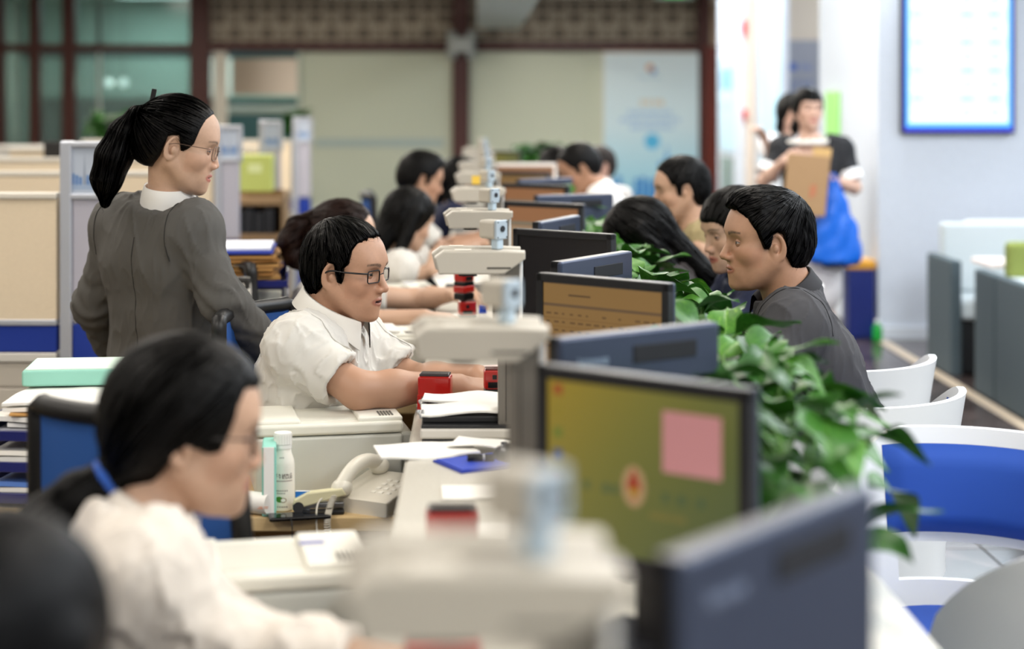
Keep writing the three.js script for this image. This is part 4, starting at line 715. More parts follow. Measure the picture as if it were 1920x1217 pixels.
// monitors
const bezel = M(0x131418, { roughness: 0.4 }), slate = M(0x424a5e, { roughness: 0.32, metalness: 0.45 });
const logoGeo = new TextGeometry('lenovo', { font, size: 0.0135, depth: 0.0012, curveSegments: 3 });
logoGeo.computeBoundingBox(); logoGeo.translate(0, 0, 0);
function screenTex(kind) {
  return canvasTex(320, 260, (c, w, h) => {
    if (kind === 'desktop') {
      const g = c.createLinearGradient(0, 0, w, h * 0.9); g.addColorStop(0, '#c9a93a'); g.addColorStop(0.4, '#9c9644'); g.addColorStop(1, '#64764c'); c.fillStyle = g; c.fillRect(0, 0, w, h);
      for (let i = 0; i < 7; i++) { c.fillStyle = ['#c4612e', '#b8a23a', '#8c9a3c', '#6a78a0', '#c98a3a', '#b86a38', '#cc9440'][i]; c.fillRect(10, 8 + i * 34, 16, 16); }
      c.fillStyle = '#e2b884'; c.beginPath(); c.ellipse(150, 150, 20, 32, 0, 0, 7); c.fill(); c.fillStyle = '#cc4a30'; c.beginPath(); c.moveTo(150, 122); c.lineTo(162, 150); c.lineTo(150, 172); c.lineTo(138, 150); c.fill(); c.fillStyle = '#e0b23c'; c.beginPath(); c.arc(150, 158, 7, 0, 7); c.fill();
      for (const x of [62, 96, 112, 196, 222, 252]) glyphs(c, x, 152, 1, 14, '#3f6a55'); glyphs(c, 176, 184, 6, 9, '#b89a48');
    } else if (kind === 'form') {
      c.fillStyle = '#b48a50'; c.fillRect(0, 0, w, h); c.fillStyle = '#86694a'; c.fillRect(0, 50, w, 7); c.fillRect(0, 0, w, 3); c.fillStyle = '#6b4f33'; c.fillRect(70, 26, 60, 4);
      for (let j = 0; j < 9; j++) { c.fillStyle = j % 2 ? '#a87a40' : '#9d7240'; c.fillRect(0, 84 + j * 20, w, 1.5); for (let i = 0; i < 14; i++) if (rnd() < 0.75) { c.fillStyle = '#7d5c38'; c.fillRect(8 + i * 22, 72 + j * 20, 6 + 9 * rnd(), 4); } }
    } else if (kind === 'page') {
      c.fillStyle = '#c78a5c'; c.fillRect(0, 0, w, h); c.fillStyle = '#a89a80'; c.fillRect(0, 60, w, 16); c.fillStyle = '#d4b592'; c.fillRect(0, 80, w, h); for (let j = 0; j < 7; j++) { c.fillStyle = '#b0937a'; c.fillRect(30, 110 + j * 20, 90 + 120 * rnd(), 4); }
    } else { c.fillStyle = '#141215'; c.fillRect(0, 0, w, h); }
  });
}
const SCR = {}; const scrMat = k => SCR[k] || (SCR[k] = k === 'off' ? M(0x121013, { roughness: 0.35 }) : M(0x080808, { emissive: 0xffffff, emissiveMap: screenTex(k), emissiveIntensity: 0.52, roughness: 0.35 }));
function monitor(label, pos, turn, kind, o = {}) {
  const m = thing('monitor', label, 'monitor', pos, turn, o.group || 'computer monitors on the counter');
  const w = o.w || 0.325, h = o.h || 0.265, y0 = 0.36 - h, b = 0.0165;
  const shellMat = o.shell || bezel;
  part('bezel', [bx(w, b * 1.1, 0.022, 0, 0.36 - b * 0.55, 0, 0.003, 1), bx(w, b * 1.7, 0.022, 0, y0 + b * 0.85, 0, 0.003, 1), bx(b, h, 0.022, -w / 2 + b / 2, y0 + h / 2, 0, 0.003, 1), bx(b, h, 0.022, w / 2 - b / 2, y0 + h / 2, 0, 0.003, 1)], shellMat, m);
  part('screen', new THREE.PlaneGeometry(w - 2 * b, h - b * 2.7).translate(0, y0 + h / 2 + b * 0.3, 0.006), scrMat(kind), m);
  const back = part('back_cover', [bx(w, h, 0.016, 0, y0 + h / 2, -0.011, 0.006), bx(w * 0.55, h * 0.34, 0.018, 0, y0 + h * 0.25, -0.022, 0.008)], o.back || slate, m);
  part('vent_slot', bx(w * 0.4, 0.027, 0.004, -w * 0.14, 0.36 - 0.036, -0.0195, 0.001, 1), M(0x12141c, { roughness: 0.7 }), back);
  part('logo', logoGeo.clone().rotateY(Math.PI).translate(w * 0.4, 0.36 - 0.046, -0.019), M(0xb8c6e0, { roughness: 0.25, metalness: 0.8 }), back);
  part('neck', bx(0.06, y0 + 0.06, 0.025, 0, (y0 + 0.06) / 2, -0.04, 0.006), bezel, m); part('foot', bx(0.18, 0.012, 0.13, 0, 0.006, -0.03, 0.005), bezel, m);
  if (kind !== 'off' && o.glow !== false) { const l = new THREE.RectAreaLight(new THREE.Color(1, 0.8, 0.5), 0.35, w - 2 * b, h - 3 * b); l.name = 'screen_glow'; l.position.set(0, y0 + h / 2, 0.014); l.rotation.y = Math.PI; l.castShadow = true; m.add(l); }
  return m;
}
const R_ = Math.PI / 180;
monitor('monitor with yellow-green desktop and a pink sticky note', [0.214, CT, -2.175], -38 * R_, 'desktop');
monitor('monitor showing a tan table of records beside the male clerk', [0.252, CT, -3.36], -40 * R_, 'form');
monitor('switched-off black monitor behind the sharp document camera', [0.232, CT, -4.54], -38 * R_, 'off', { back: bezel });
monitor('monitor with tan page beyond the black switched-off one', [0.228, CT, -5.78], -36 * R_, 'page');
monitor('monitor with tan page, fifth along the counter', [0.24, CT, -7.0], -34 * R_, 'page');
monitor('monitor with orange page far along the counter', [0.2, CT, -8.2], -20 * R_, 'form');
monitor('farthest monitor with yellowish page in front of the frosted glass', [0.14, CT, -11.4], -12 * R_, 'desktop');
monitor('white-cased monitor standing near the far end of the counter', [0.26, CT, -9.3], -2 * R_, 'page', { shell: M(0xfaf2ec), back: M(0xfaf2ec), w: 0.36, h: 0.25 });
monitor('slate monitor back looming out of focus at the bottom edge', [0.25, CT, -1.44], Math.PI + 50 * R_, 'off');
monitor('slate monitor back with dark slot between two lit screens', [0.246, CT, -2.615], Math.PI + 35 * R_, 'off');
monitor('glossy slate-blue monitor back with silver lettering', [0.26, CT, -3.825], Math.PI + 56 * R_, 'off');
monitor('slate monitor back beyond the black switched-off monitor', [0.235, CT, -5.02], Math.PI + 66 * R_, 'off');
monitor('tall slate monitor back among the far leaves', [0.36, CT, -6.28], Math.PI + 25 * R_, 'off');
monitor('slate-blue monitor back near the white-shirted visitor', [0.3, CT, -7.52], Math.PI + 40 * R_, 'off');
{ const n = thing('sticky_note', 'pink sticky note on the yellow-green monitor screen', 'note', [0.214, CT, -2.175], -38 * R_); part('sheet', bx(0.085, 0.078, 0.0012, 0.085, 0.283, 0.0185), M(0xc48a90, { roughness: 0.9 }), n); }
// document cameras
const ivory = M(0xbab4a8, { roughness: 0.42 }), greyM = M(0x7b766e, { roughness: 0.4, metalness: 0.3 }), white = M(0xe4e4e2, { roughness: 0.35 });
function docCam(label, z, o = {}) {
  const c = thing('document_camera', label, 'document camera', [o.x || 0, CT, z], o.turn || 0, 'document cameras along the counter');
  part('base', bx(0.24, 0.022, 0.27, 0.0, 0.017, -0.15, 0.006), M(0xd2cec6, { roughness: 0.4 }), c); part('mat', bx(0.236, 0.006, 0.264, 0, 0.031, -0.15, 0.002, 1), M(0x17181b, { roughness: 0.5 }), c); part('foot_rim', bx(0.232, 0.008, 0.26, 0, 0.004, -0.15), M(0x1b1b1e), c);
  part('column', bx(0.045, 0.36, 0.055, 0.066, 0.2, -0.06, 0.004), greyM, c); part('column_edge', bx(0.008, 0.37, 0.058, 0.0915, 0.205, -0.06, 0.003), white, c); part('column_seam', bx(0.002, 0.3, 0.003, 0.06, 0.19, -0.0325), M(0x35322e), c);
  const s = shapeOf([[-0.078, 0.0], [0.055, 0.0], [0.097, 0.03], [0.097, 0.04], [0.06, 0.042], [-0.07, 0.042], [-0.086, 0.03]]);
  const arm = part('arm', ext(s, 0.048, 0.003, 2).translate(0, 0.356, -0.05), ivory, c); part('arm_rear', ext(s, 0.04, 0.003, 2).translate(-0.008, 0.358, -0.115), ivory, c); part('arm_groove', bx(0.15, 0.008, 0.012, 0, 0.393, -0.062), M(0x8f8a80), c);
  part('sticker', bx(0.035, 0.001, 0.02, -0.03, 0.4025, -0.02), M(0xf2ede2), c); part('sticker', bx(0.03, 0.001, 0.016, -0.045, 0.4045, -0.09), M(0xf2ede2), c); part('marking', bx(0.05, 0.004, 0.0008, 0.045, 0.366, 0.0012), M(0x55524c), c);
  part('lens_port', cyl(0.02, 0.016, 0.01, -0.02, 0.352, -0.03, 20), M(0x26262a), c);
  const ry = -0.72, put = g => g.rotateY(ry).translate(0.036, 0.443, -0.05);   // the small camera looks over the counter at the visitor
  const hd = part('camera_head', put(bx(0.046, 0.04, 0.036, -0.008, 0, 0, 0.008, 3)), ivory, c);
  part('camera_plate', put(bx(0.008, 0.041, 0.037, 0.018, 0, 0, 0.003)), M(0xa9b7c2, { roughness: 0.3 }), hd); part('camera_stalk', put(bx(0.02, 0.024, 0.02, 0.008, -0.03, 0, 0.004)), M(0xb0c2cf, { roughness: 0.3 }), hd);
  part('camera_lens', put(cyl(0.0065, 0.0065, 0.004, 0, 0, 0, 16).rotateZ(Math.PI / 2).translate(0.0225, 0.002, 0)), M(0x0b0c10, { roughness: 0.1 }), hd);
  for (const [y, z] of [[1, 1], [1, -1], [-1, 1], [-1, -1]]) part('screw', put(cyl(0.0016, 0.0016, 0.002, 0, 0, 0, 8).rotateZ(Math.PI / 2).translate(0.022, y * 0.016, z * 0.014)), M(0x3a3d42), hd);
  return c;
}
[['large out of focus document camera at the bottom of the picture', -1.12], ['soft document camera just in front of the clerk\'s hands', -2.33], ['sharp ivory document camera over the two white pads', -3.49], ['ivory document camera second behind the sharp one', -4.72], ['document camera with a pale yellow tag farther along', -5.92], ['ivory document camera sixth along the counter', -7.12], ['ivory document camera seventh along the counter', -8.3], ['farthest but one ivory document camera', -9.5], ['farthest ivory document camera near the frosted glass', -10.7]].forEach(([l, z], i) => { const c = docCam(l, z, { x: i === 0 ? 0.0 : 0 }); if (i === 4) part('tag', bx(0.03, 0.03, 0.003, -0.005, 0.43, -0.02), M(0xe8c24a), c); });
// rubber stamps
const stampRed = M(0xb3170f, { roughness: 0.28, clearcoat: 0.4 }), stampBlack = M(0x0c0c0e, { roughness: 0.3 });
function stamp(label, pos, turn, s = 1) {
  const c = thing('rubber_stamp', label, 'stamp', pos, turn, 'red self-inking stamps');
  part('body', bx(0.076 * s, 0.05 * s, 0.046 * s, 0, 0.057 * s, 0, 0.006), stampRed, c); part('top_cap', bx(0.07 * s, 0.008 * s, 0.04 * s, 0, 0.084 * s, 0, 0.004), M(0x3a3436, { roughness: 0.25 }), c);
  part('base', [bx(0.07 * s, 0.034 * s, 0.044 * s, 0, 0.017 * s, 0, 0.003, 1)], stampBlack, c); for (const q of [-1, 1]) part('side_rail', bx(0.01 * s, 0.04 * s, 0.047 * s, q * 0.034 * s, 0.02 * s, 0, 0.002, 1), stampRed, c);
  return c;
}
stamp('red stamp standing in front of the clerk\'s forearm', [XP(816, 3.86), CT, -3.86], -0.1);
stamp('red stamp on the counter below the blurred arm', [XP(848, 2.5), CT + 0.0342, -2.46], 0.05);
stamp('red stamp cut off by the bottom edge of the picture', [XP(830, 1.98), CT, -1.95], 0.1, 1.15);
function towerStamp(label, pos, turn) { // narrow upright model with a window
  const c = thing('rubber_stamp', label, 'stamp', pos, turn, 'red self-inking stamps');
  part('base', bx(0.052, 0.02, 0.04, 0, 0.01, 0, 0.003, 1), stampBlack, c); part('lower_body', bx(0.054, 0.022, 0.044, 0, 0.032, 0, 0.005), stampRed, c); part('collar', bx(0.05, 0.012, 0.04, 0, 0.049, 0, 0.002, 1), stampBlack, c); const b = part('body', bx(0.052, 0.045, 0.042, 0, 0.077, 0, 0.006), stampRed, c);
  part('window', [bx(0.03, 0.013, 0.002, -0.002, 0.066, 0.0212), bx(0.01, 0.01, 0.002, -0.002, 0.084, 0.0212)], stampBlack, b); part('top_cap', bx(0.046, 0.005, 0.036, 0, 0.1, 0, 0.002, 1), M(0x5a2a28, { roughness: 0.2 }), c); return c;
}
towerStamp('red stamp with black window held near the camera column', [XP(928, 3.84), CT, -3.84], 0.05);
{ const a = towerStamp('lower red stamp of the pair beside the blue-capped glue bottle', [XP(876, 5.15), CT, -5.13], 0.2); const b = towerStamp('upper red stamp stacked on the other beside the glue bottle', [XP(870, 5.15), CT + 0.104, -5.13], 0.9); }
stamp('small red stamp under the sixth document camera', [XP(872, 6.4), CT, -6.3], 0.3, 0.8);
{ const b = thing('glue_bottle', 'small white glue bottle with blue cap on the counter', 'bottle', [XP(905, 5.07), CT, -5.06]); part('body', new THREE.LatheGeometry([[0.001, 0], [0.022, 0], [0.024, 0.006], [0.024, 0.05], [0.012, 0.066], [0.012, 0.07]].map(p => new THREE.Vector2(...p)), 24), M(0xecebe8, { roughness: 0.3 }), b); part('cap', cyl(0.012, 0.01, 0.026, 0, 0.082, 0, 20), M(0x1f4fd0, { roughness: 0.3 }), b); }
// pads on the sharp camera's base
for (const [l, z, dy, tn] of [['nearer white paper pad on the document camera base', -3.585, 0, 0.03], ['farther white paper pad on the document camera base', -3.70, 0.0, -0.04]]) {
  const p = thing('paper_pad', l, 'paper pad', [-0.02, CT + 0.0345, z], tn, 'white pads on the camera base'); part('pad', bx(0.195, 0.014, 0.095, 0, 0.007, 0, 0.003, 1), M(0x1a1a1c, { roughness: 0.5 }), p); part('sheet', sheet(0.2, 0.1, 0.012, 0.004, z * 7).translate(0, 0.018, 0), paper[0], p); part('clip', [bx(0.012, 0.012, 0.05, -0.098, 0.012, 0.01, 0.004), tube([[-0.098, 0.012, -0.02], [-0.108, 0.016, 0], [-0.098, 0.012, 0.03]], 0.003, 10, 6)], steel, p);
}
// papers, folder, pen and mouse
const blueFold = M(0x1d38a8, { roughness: 0.5 });
{ const f = thing('folder', 'dark blue folder under the black mouse', 'folder', [XP(905, 3.32), CT, -3.3], 0.5); part('cover', bx(0.16, 0.004, 0.12, 0, 0.0025, 0, 0.001, 1), blueFold, f); part('flap', bx(0.155, 0.002, 0.11, 0.002, 0.006, 0.002), M(0x2a48bc), f);
  sheetThing('document', 'white document with blue backing jutting over the counter edge', [XP(800, 3.42), CT + 0.002, -3.39], 0.2, 0.2, 0.11, { bend: 0.012, thick: 0.004 });
  sheetThing('document', 'white sheet folded to a peak beside the black mouse', [XP(905, 3.44), CT + 0.008, -3.42], -0.35, 0.13, 0.07, { bend: 0.012, thick: 0.002 });
  const p = thing('marker_pen', 'black marker pen lying on the blue folder', 'pen', [XP(902, 3.31), CT + 0.0145, -3.29], 0.1); part('barrel', cyl(0.0065, 0.0065, 0.03, 0, 0, 0, 14).rotateZ(Math.PI / 2).translate(-0.012, 0, 0), M(0x0b0b0d), p); part('cap', cyl(0.007, 0.007, 0.018, 0, 0, 0, 14).rotateZ(Math.PI / 2).translate(0.016, 0, 0), M(0x17181c), p); part('ring', cyl(0.0068, 0.0068, 0.003, 0, 0, 0, 14).rotateZ(Math.PI / 2).translate(0.005, 0, 0), M(0xc8c8c8), p);
  const m = thing('computer_mouse', 'black computer mouse on the blue folder', 'mouse', [XP(958, 3.34), CT + 0.007, -3.32], 0.6); part('shell', sph(0.03, 0, 0.0, 0, 1.05, 0.95, 1.6).translate(0, 0, 0), M(0x1c1d21, { roughness: 0.3 }), m); m.children[0].geometry.attributes.position.array.forEach((v, i, a) => { if (i % 3 === 1 && v < 0) a[i] = 0; }); part('wheel', cyl(0.006, 0.006, 0.006, 0, 0.024, -0.025, 14).rotateZ(0), M(0x3a3b40), m);
  for (const [l, px, d, w, h, a] of [['white form lying on the counter in front of the red stamp', 890, 3.05, 0.12, 0.1, 0.04], ['second white form nearer the blurred column', 905, 2.78, 0.12, 0.09, -0.03], ['white papers before the black-haired clerk', 872, 6.6, 0.24, 0.5, 0.1], ['white papers before the brown-haired clerk', 905, 5.5, 0.2, 0.26, -0.1], ['pink and white form beyond the clerk\'s hands', 890, 4.45, 0.16, 0.1, 0.1]]) sheetThing('document', l, [XP(px, d), CT, -d], a, w, h, { bend: 0.003, thick: 0.002, mat: l.startsWith('pink') ? M(0xeedcd6) : paper[0] });
  const br = thing('brochure', 'glossy white and violet brochure at the foot of the blurred monitor', 'brochure', [XP(1655, 1.83), CT, -1.83], 0.5); part('cover', sheet(0.09, 0.13, 0.008, 0.004, 5).translate(0, 0.004, 0), M(0xdcdcf2, { roughness: 0.2 }), br); part('spine', bx(0.004, 0.006, 0.13, 0.046, 0.004, 0), M(0x2a3050), br);
}
// printers on the side desks
function printer(label, z, turn = 0.3) {
  const p = thing('printer', label, 'printer', [-0.355, 0.67, z], turn, 'white printers on the side desks');
  part('body', bx(0.33, 0.135, 0.22, 0, 0.0675, 0, 0.008), M(0xc9cac2, { roughness: 0.45 }), p);
  const lid = part('lid', bx(0.335, 0.026, 0.225, -0.002, 0.15, 0, 0.008), M(0xe6e4d8, { roughness: 0.4 }), p); part('output_well', bx(0.14, 0.004, 0.15, 0.0, 0.1625, 0, 0.001, 1), M(0xd6d4c8), lid); part('raised_cover', bx(0.1, 0.012, 0.2, 0.115, 0.166, 0, 0.005), M(0xebe9de), lid); part('rear_cover', bx(0.1, 0.01, 0.2, -0.115, 0.165, 0, 0.005), M(0xe6e4d8), lid);
  for (let k = 0; k < 5; k++) part('vent', bx(0.004, 0.002, 0.05, 0.13 + 0.007 * (k - 2), 0.1725, 0.06), M(0x6a6a64), lid); part('label_strip', bx(0.04, 0.001, 0.02, 0.085, 0.1725, -0.03), M(0x7c82b8), lid);
  part('front_panel', bx(0.03, 0.13, 0.2, 0.175, 0.07, 0, 0.008), M(0xd3d4cc), p); part('tray', bx(0.05, 0.02, 0.17, 0.19, 0.03, 0, 0.004), M(0xb7b8b0), p); for (let k = 0; k < 6; k++) part('side_vent', bx(0.003, 0.08, 0.002, -0.15 + 0.008 * k, 0.075, 0.1105), M(0x33342f), p);
  return p;
}
printer('white printer beside the milk bottle', -3.85, 0.2).position.x = -0.35;
printer('out of focus white printer by the foreground woman', -2.66, 0.2).position.x = -0.345;
printer('white printer with yellow papers behind the clerk\'s back', -5.17, 0.2).position.x = -0.345;
printer('white printer with maroon tumbler far behind the clerk', -6.45, 0.2).position.x = -0.345;
sheetThing('document', 'white sheets with yellow note on the printer behind the clerk', [-0.35, 0.844, -5.17], 0.2, 0.2, 0.16, { bend: 0.004, thick: 0.006 });
sheetThing('note_pad', 'yellow note on the sheets behind the clerk', [-0.35, 0.856, -5.15], 0.4, 0.1, 0.06, { bend: 0.002, thick: 0.002, mat: M(0xeac63c) });
{ const m = thing('tumbler', 'maroon tumbler in front of the far white printer', 'tumbler', [XP(757, 6.25), 0.67, -6.27]); part('body', new THREE.LatheGeometry([[0.001, 0], [0.024, 0], [0.027, 0.01], [0.027, 0.14], [0.024, 0.15]].map(p => new THREE.Vector2(...p)), 24), M(0x4a0a22, { roughness: 0.25 }), m); part('lid', cyl(0.026, 0.024, 0.03, 0, 0.165, 0, 24), M(0x1a1014), m); }
// bottle, card box, stapler, phones
const CJK = { ye: [[[0, 3], [3.2, 3]], [[1.6, 0], [1.6, 10]], [[1.6, 3.5], [0, 7]], [[1.6, 3.5], [3, 6]], [[3.6, 1], [6.8, 1]], [[4.2, 1], [4.2, 8]], [[6.2, 1], [6.2, 10]], [[4.2, 3.2], [6.2, 3.2]], [[4.2, 5.4], [6.2, 5.4]], [[3.5, 8.2], [6.8, 7.4]], [[7.4, 1], [7.4, 10]], [[7.4, 1], [9.6, 1], [8.4, 4], [9.6, 6.5], [7.8, 7]]], zi: [[[1.5, 1], [8, 1], [5, 3.5]], [[5, 3.5], [5, 9.5], [3.5, 8.7]], [[0.5, 5], [9.5, 5]]], niu: [[[3, 0.5], [1.5, 3.5]], [[2.2, 2.8], [8.5, 2.8]], [[0.5, 6], [9.5, 6]], [[5, 0], [5, 10]]], nai: [[[1.8, 0], [0.8, 6], [3.8, 9.5]], [[3.6, 2.5], [2.8, 6.5], [0, 9.5]], [[0, 3], [4.4, 3]], [[5, 1], [8.8, 1], [7.6, 4.2], [9.6, 4.2], [8.8, 9.5], [7.5, 9]], [[6.2, 1], [6, 5], [4.6, 9.5]]], yin: [[[1.6, 0], [0, 3.5]], [[1.2, 2], [3.6, 2], [3, 3.6]], [[1.6, 3.4], [1.6, 9.5], [3.4, 8]], [[5.8, 0], [4.6, 4]], [[5.4, 2.5], [9.4, 2.5], [8.6, 4.4]], [[7, 4], [6.6, 7], [4.2, 10]], [[7, 6], [9.8, 10]]], pin: [[[2.5, 0.5], [7.5, 0.5], [7.5, 4], [2.5, 4], [2.5, 0.5]], [[0.5, 5.5], [4.4, 5.5], [4.4, 9.5], [0.5, 9.5], [0.5, 5.5]], [[5.6, 5.5], [9.5, 5.5], [9.5, 9.5], [5.6, 9.5], [5.6, 5.5]]] };
{
  const DY = 0.67, b = thing('milk_bottle', 'white coconut milk drink bottle with printed label on the side desk', 'bottle', [XP(532, 3.64), DY, -3.625]);
  const t = canvasTex(512, 512, (c, w, h) => { c.fillStyle = '#f1ede2'; c.fillRect(0, 0, w, h); c.strokeStyle = '#4a3a34'; c.lineWidth = 3.2; ['ye', 'zi', 'niu', 'nai', 'yin', 'pin'].forEach((k, i) => { for (const s of CJK[k]) { c.beginPath(); s.forEach(([x, y], j) => c[j ? 'lineTo' : 'moveTo'](178 + i * 27 + x * 2.4, 196 + y * 4.4)); c.stroke(); } }); c.fillStyle = '#7a5a52'; c.font = 'bold 15px sans-serif'; for (let i = 0; i < 20; i++) c.fillRect(180 + i * 8, 252, 5, 10); glyphs(c, 200, 330, 7, 13, '#5c4c46'); glyphs(c, 208, 352, 6, 11, '#5c4c46'); c.fillStyle = '#4f8a2c'; c.beginPath(); c.ellipse(240, 408, 26, 24, 0.4, 0, 7); c.fill(); c.fillStyle = '#8a6a4a'; c.beginPath(); c.ellipse(268, 414, 22, 20, 0, 0, 7); c.fill(); c.fillStyle = '#fbfaf4'; c.beginPath(); c.ellipse(268, 414, 17, 15, 0, 0, 7); c.fill(); glyphs(c, 222, 462, 5, 14, '#4c403a'); glyphs(c, 235, 62, 3, 12, '#77706a'); });
  const prof = [[0.001, 0], [0.022, 0], [0.0255, 0.004], [0.0255, 0.096], [0.024, 0.108], [0.0185, 0.124], [0.0175, 0.134]];
  const g = new THREE.LatheGeometry(prof.map(p => new THREE.Vector2(...p)), 40); { const u = g.attributes.uv, p = g.attributes.position; for (let i = 0; i < u.count; i++) u.setY(i, p.getY(i) / 0.134); } g.rotateY(Math.PI);
  part('body', g, M(0xffffff, { map: t, roughness: 0.32 }), b); part('neck_ring', cyl(0.019, 0.019, 0.008, 0, 0.138, 0, 30), M(0xf2f0ea), b); const cp = part('cap', cyl(0.0195, 0.0185, 0.024, 0, 0.155, 0, 30), M(0xf6f4ee, { roughness: 0.4 }), b); part('cap_ridges', Array.from({ length: 20 }, (_, i) => bx(0.0016, 0.02, 0.0016, Math.sin(i * Math.PI / 10) * 0.0192, 0.154, Math.cos(i * Math.PI / 10) * 0.0192)), M(0xe9e7e0), cp);
  const cb = thing('card_box', 'small blue and white card box leaning behind the milk bottle', 'box', [XP(567, 3.58), DY, -3.585]); part('box', bx(0.032, 0.05, 0.008, 0, 0.025, 0, 0.002, 1), M(0xe4eaf0), cb); part('print', new THREE.PlaneGeometry(0.031, 0.049).translate(0, 0.025, 0.0042), M(0xffffff, { map: canvasTex(96, 150, (c, w, h) => { c.fillStyle = '#e4ebf2'; c.fillRect(0, 0, w, h); c.fillStyle = '#1f6fc0'; c.fillRect(0, 0, w, 62); c.fillStyle = '#3b9be0'; c.beginPath(); c.arc(66, 92, 20, 0, 7); c.fill(); glyphs(c, 30, 34, 2, 16, '#ffffff'); glyphs(c, 8, 80, 2, 14, '#56708c'); glyphs(c, 8, 118, 5, 12, '#8aa0b4'); c.strokeStyle = '#18304c'; c.lineWidth = 4; c.strokeRect(0, 0, w, h); }) }), cb);
  const st = thing('stapler', 'cream stapler tilted open next to the milk bottle', 'stapler', [XP(598, 3.585), DY, -3.585], 0.12); part('base', bx(0.1, 0.01, 0.026, 0.004, 0.005, 0, 0.004), M(0x1d1d20), st); part('magazine', bx(0.095, 0.012, 0.018, 0.006, 0.02, 0, 0.003, 1), M(0x8b8d92, { metalness: 0.8, roughness: 0.3 }), st);
  const sp = shapeOf([[-0.055, 0.0], [-0.048, 0.016], [-0.02, 0.024], [0.052, 0.016], [0.056, 0.006], [-0.03, 0.002]]); part('handle', ext(sp, 0.018, 0.003, 2).translate(0, 0, -0.009).rotateZ(0.2).translate(0, 0.026, 0), M(0xd9d3ae, { roughness: 0.4 }), st); part('hinge', cyl(0.012, 0.012, 0.026, 0, 0, 0, 16).rotateX(Math.PI / 2).translate(-0.044, 0.018, 0), M(0x2a2a2c), st);
  const ph = thing('smartphone', 'black smartphone lying on the side desk edge', 'smartphone', [XP(560, 3.54), DY, -3.55], 0.22); part('body', bx(0.13, 0.008, 0.045, 0, 0.004, 0, 0.003), M(0x0c0c0e, { roughness: 0.2 }), ph); part('glass', bx(0.12, 0.001, 0.041, 0, 0.0084, 0), M(0x1c1e22, { roughness: 0.04 }), ph); part('strap', [tube([[-0.02, 0.004, 0.023], [-0.02, -0.002, 0.045], [-0.02, -0.04, 0.05], [-0.02, -0.065, 0.05]], 0.0012, 20, 6), bx(0.006, 0.014, 0.005, -0.02, -0.07, 0.05, 0.002, 1)], M(0x111114), ph);
  // telephone
  const te = thing('telephone', 'cream desk telephone with coiled cord by the counter edge', 'telephone', [XP(706, 3.66), DY, -3.66], -0.5);
  const tb = M(0xd8d3c6, { roughness: 0.4 }), sh = shapeOf([[-0.075, 0], [0.075, 0], [0.075, 0.02], [-0.075, 0.045]]);
  part('base', ext(shapeOf([[-0.07, 0], [0.07, 0], [0.07, 0.044], [-0.07, 0.02]]), 0.125, 0.004, 2).rotateY(Math.PI / 2).translate(-0.06, 0.004, 0), tb, te); te.children[0].geometry.rotateY(0);
  const kp = part('keypad', bx(0.06, 0.002, 0.1, 0.03, 0.0, 0), M(0xcac5b8), te); kp.rotation.x = 0.17; kp.position.set(0, 0.0365, 0.0);
  for (let i = 0; i < 4; i++) for (let j = 0; j < 3; j++) part('key', bx(0.011, 0.005, 0.01, 0.012 + 0.017 * j, 0.003, -0.03 + 0.02 * i, 0.002, 1), M(0xe9e6dc), kp); part('oval_button', sph(0.008, 0.045, 0.002, -0.042, 1, 0.3, 0.7), M(0x8fa3b4), kp);
  const hs = part('handset', [tube([[-0.035, 0.05, 0.075], [-0.035, 0.075, 0.035], [-0.035, 0.083, -0.01], [-0.033, 0.072, -0.06]], 0.0145, 26, 12), sph(0.021, -0.035, 0.046, 0.072, 1, 0.85, 1.05), sph(0.021, -0.033, 0.064, -0.062, 1, 0.85, 1.05)], M(0xdedacd, { roughness: 0.35 }), te);
  te.scale.setScalar(1.1); te.updateMatrixWorld(true);
  { // cord leaves the handset's near end, drops over the desk edge
    const inv = te.matrixWorld.clone().invert(), w0 = V(-0.035, 0.046, 0.09).applyMatrix4(te.matrixWorld), path = new THREE.CatmullRomCurve3([w0, V(w0.x - 0.012, 0.69, -3.565), V(w0.x - 0.016, 0.665, -3.545), V(w0.x - 0.012, 0.61, -3.543), V(w0.x - 0.016, 0.54, -3.545)]), coil = [];
    for (let i = 0; i <= 420; i++) { const p = path.getPoint(i / 420), a = i * 0.62; coil.push(V(p.x + Math.cos(a) * 0.0062, p.y + (i < 120 ? Math.sin(a) * 0.003 : 0), p.z + Math.sin(a) * 0.005)); }
    part('coiled_cord', tube(coil, 0.0016, 1300, 5).applyMatrix4(inv), M(0xcfcabd, { roughness: 0.5 }), te);
    const x = w0.x - 0.036; part('straight_cord', [tube([w0.clone(), V(x, 0.7, -3.57), V(x - 0.003, 0.665, -3.546), V(x, 0.63, -3.543)], 0.0022, 20, 6), cyl(0.0055, 0.005, 0.045, x, 0.61, -3.543, 10)].map(g => g.applyMatrix4(inv)), M(0xd4cfc2, { roughness: 0.5 }), te);
  }
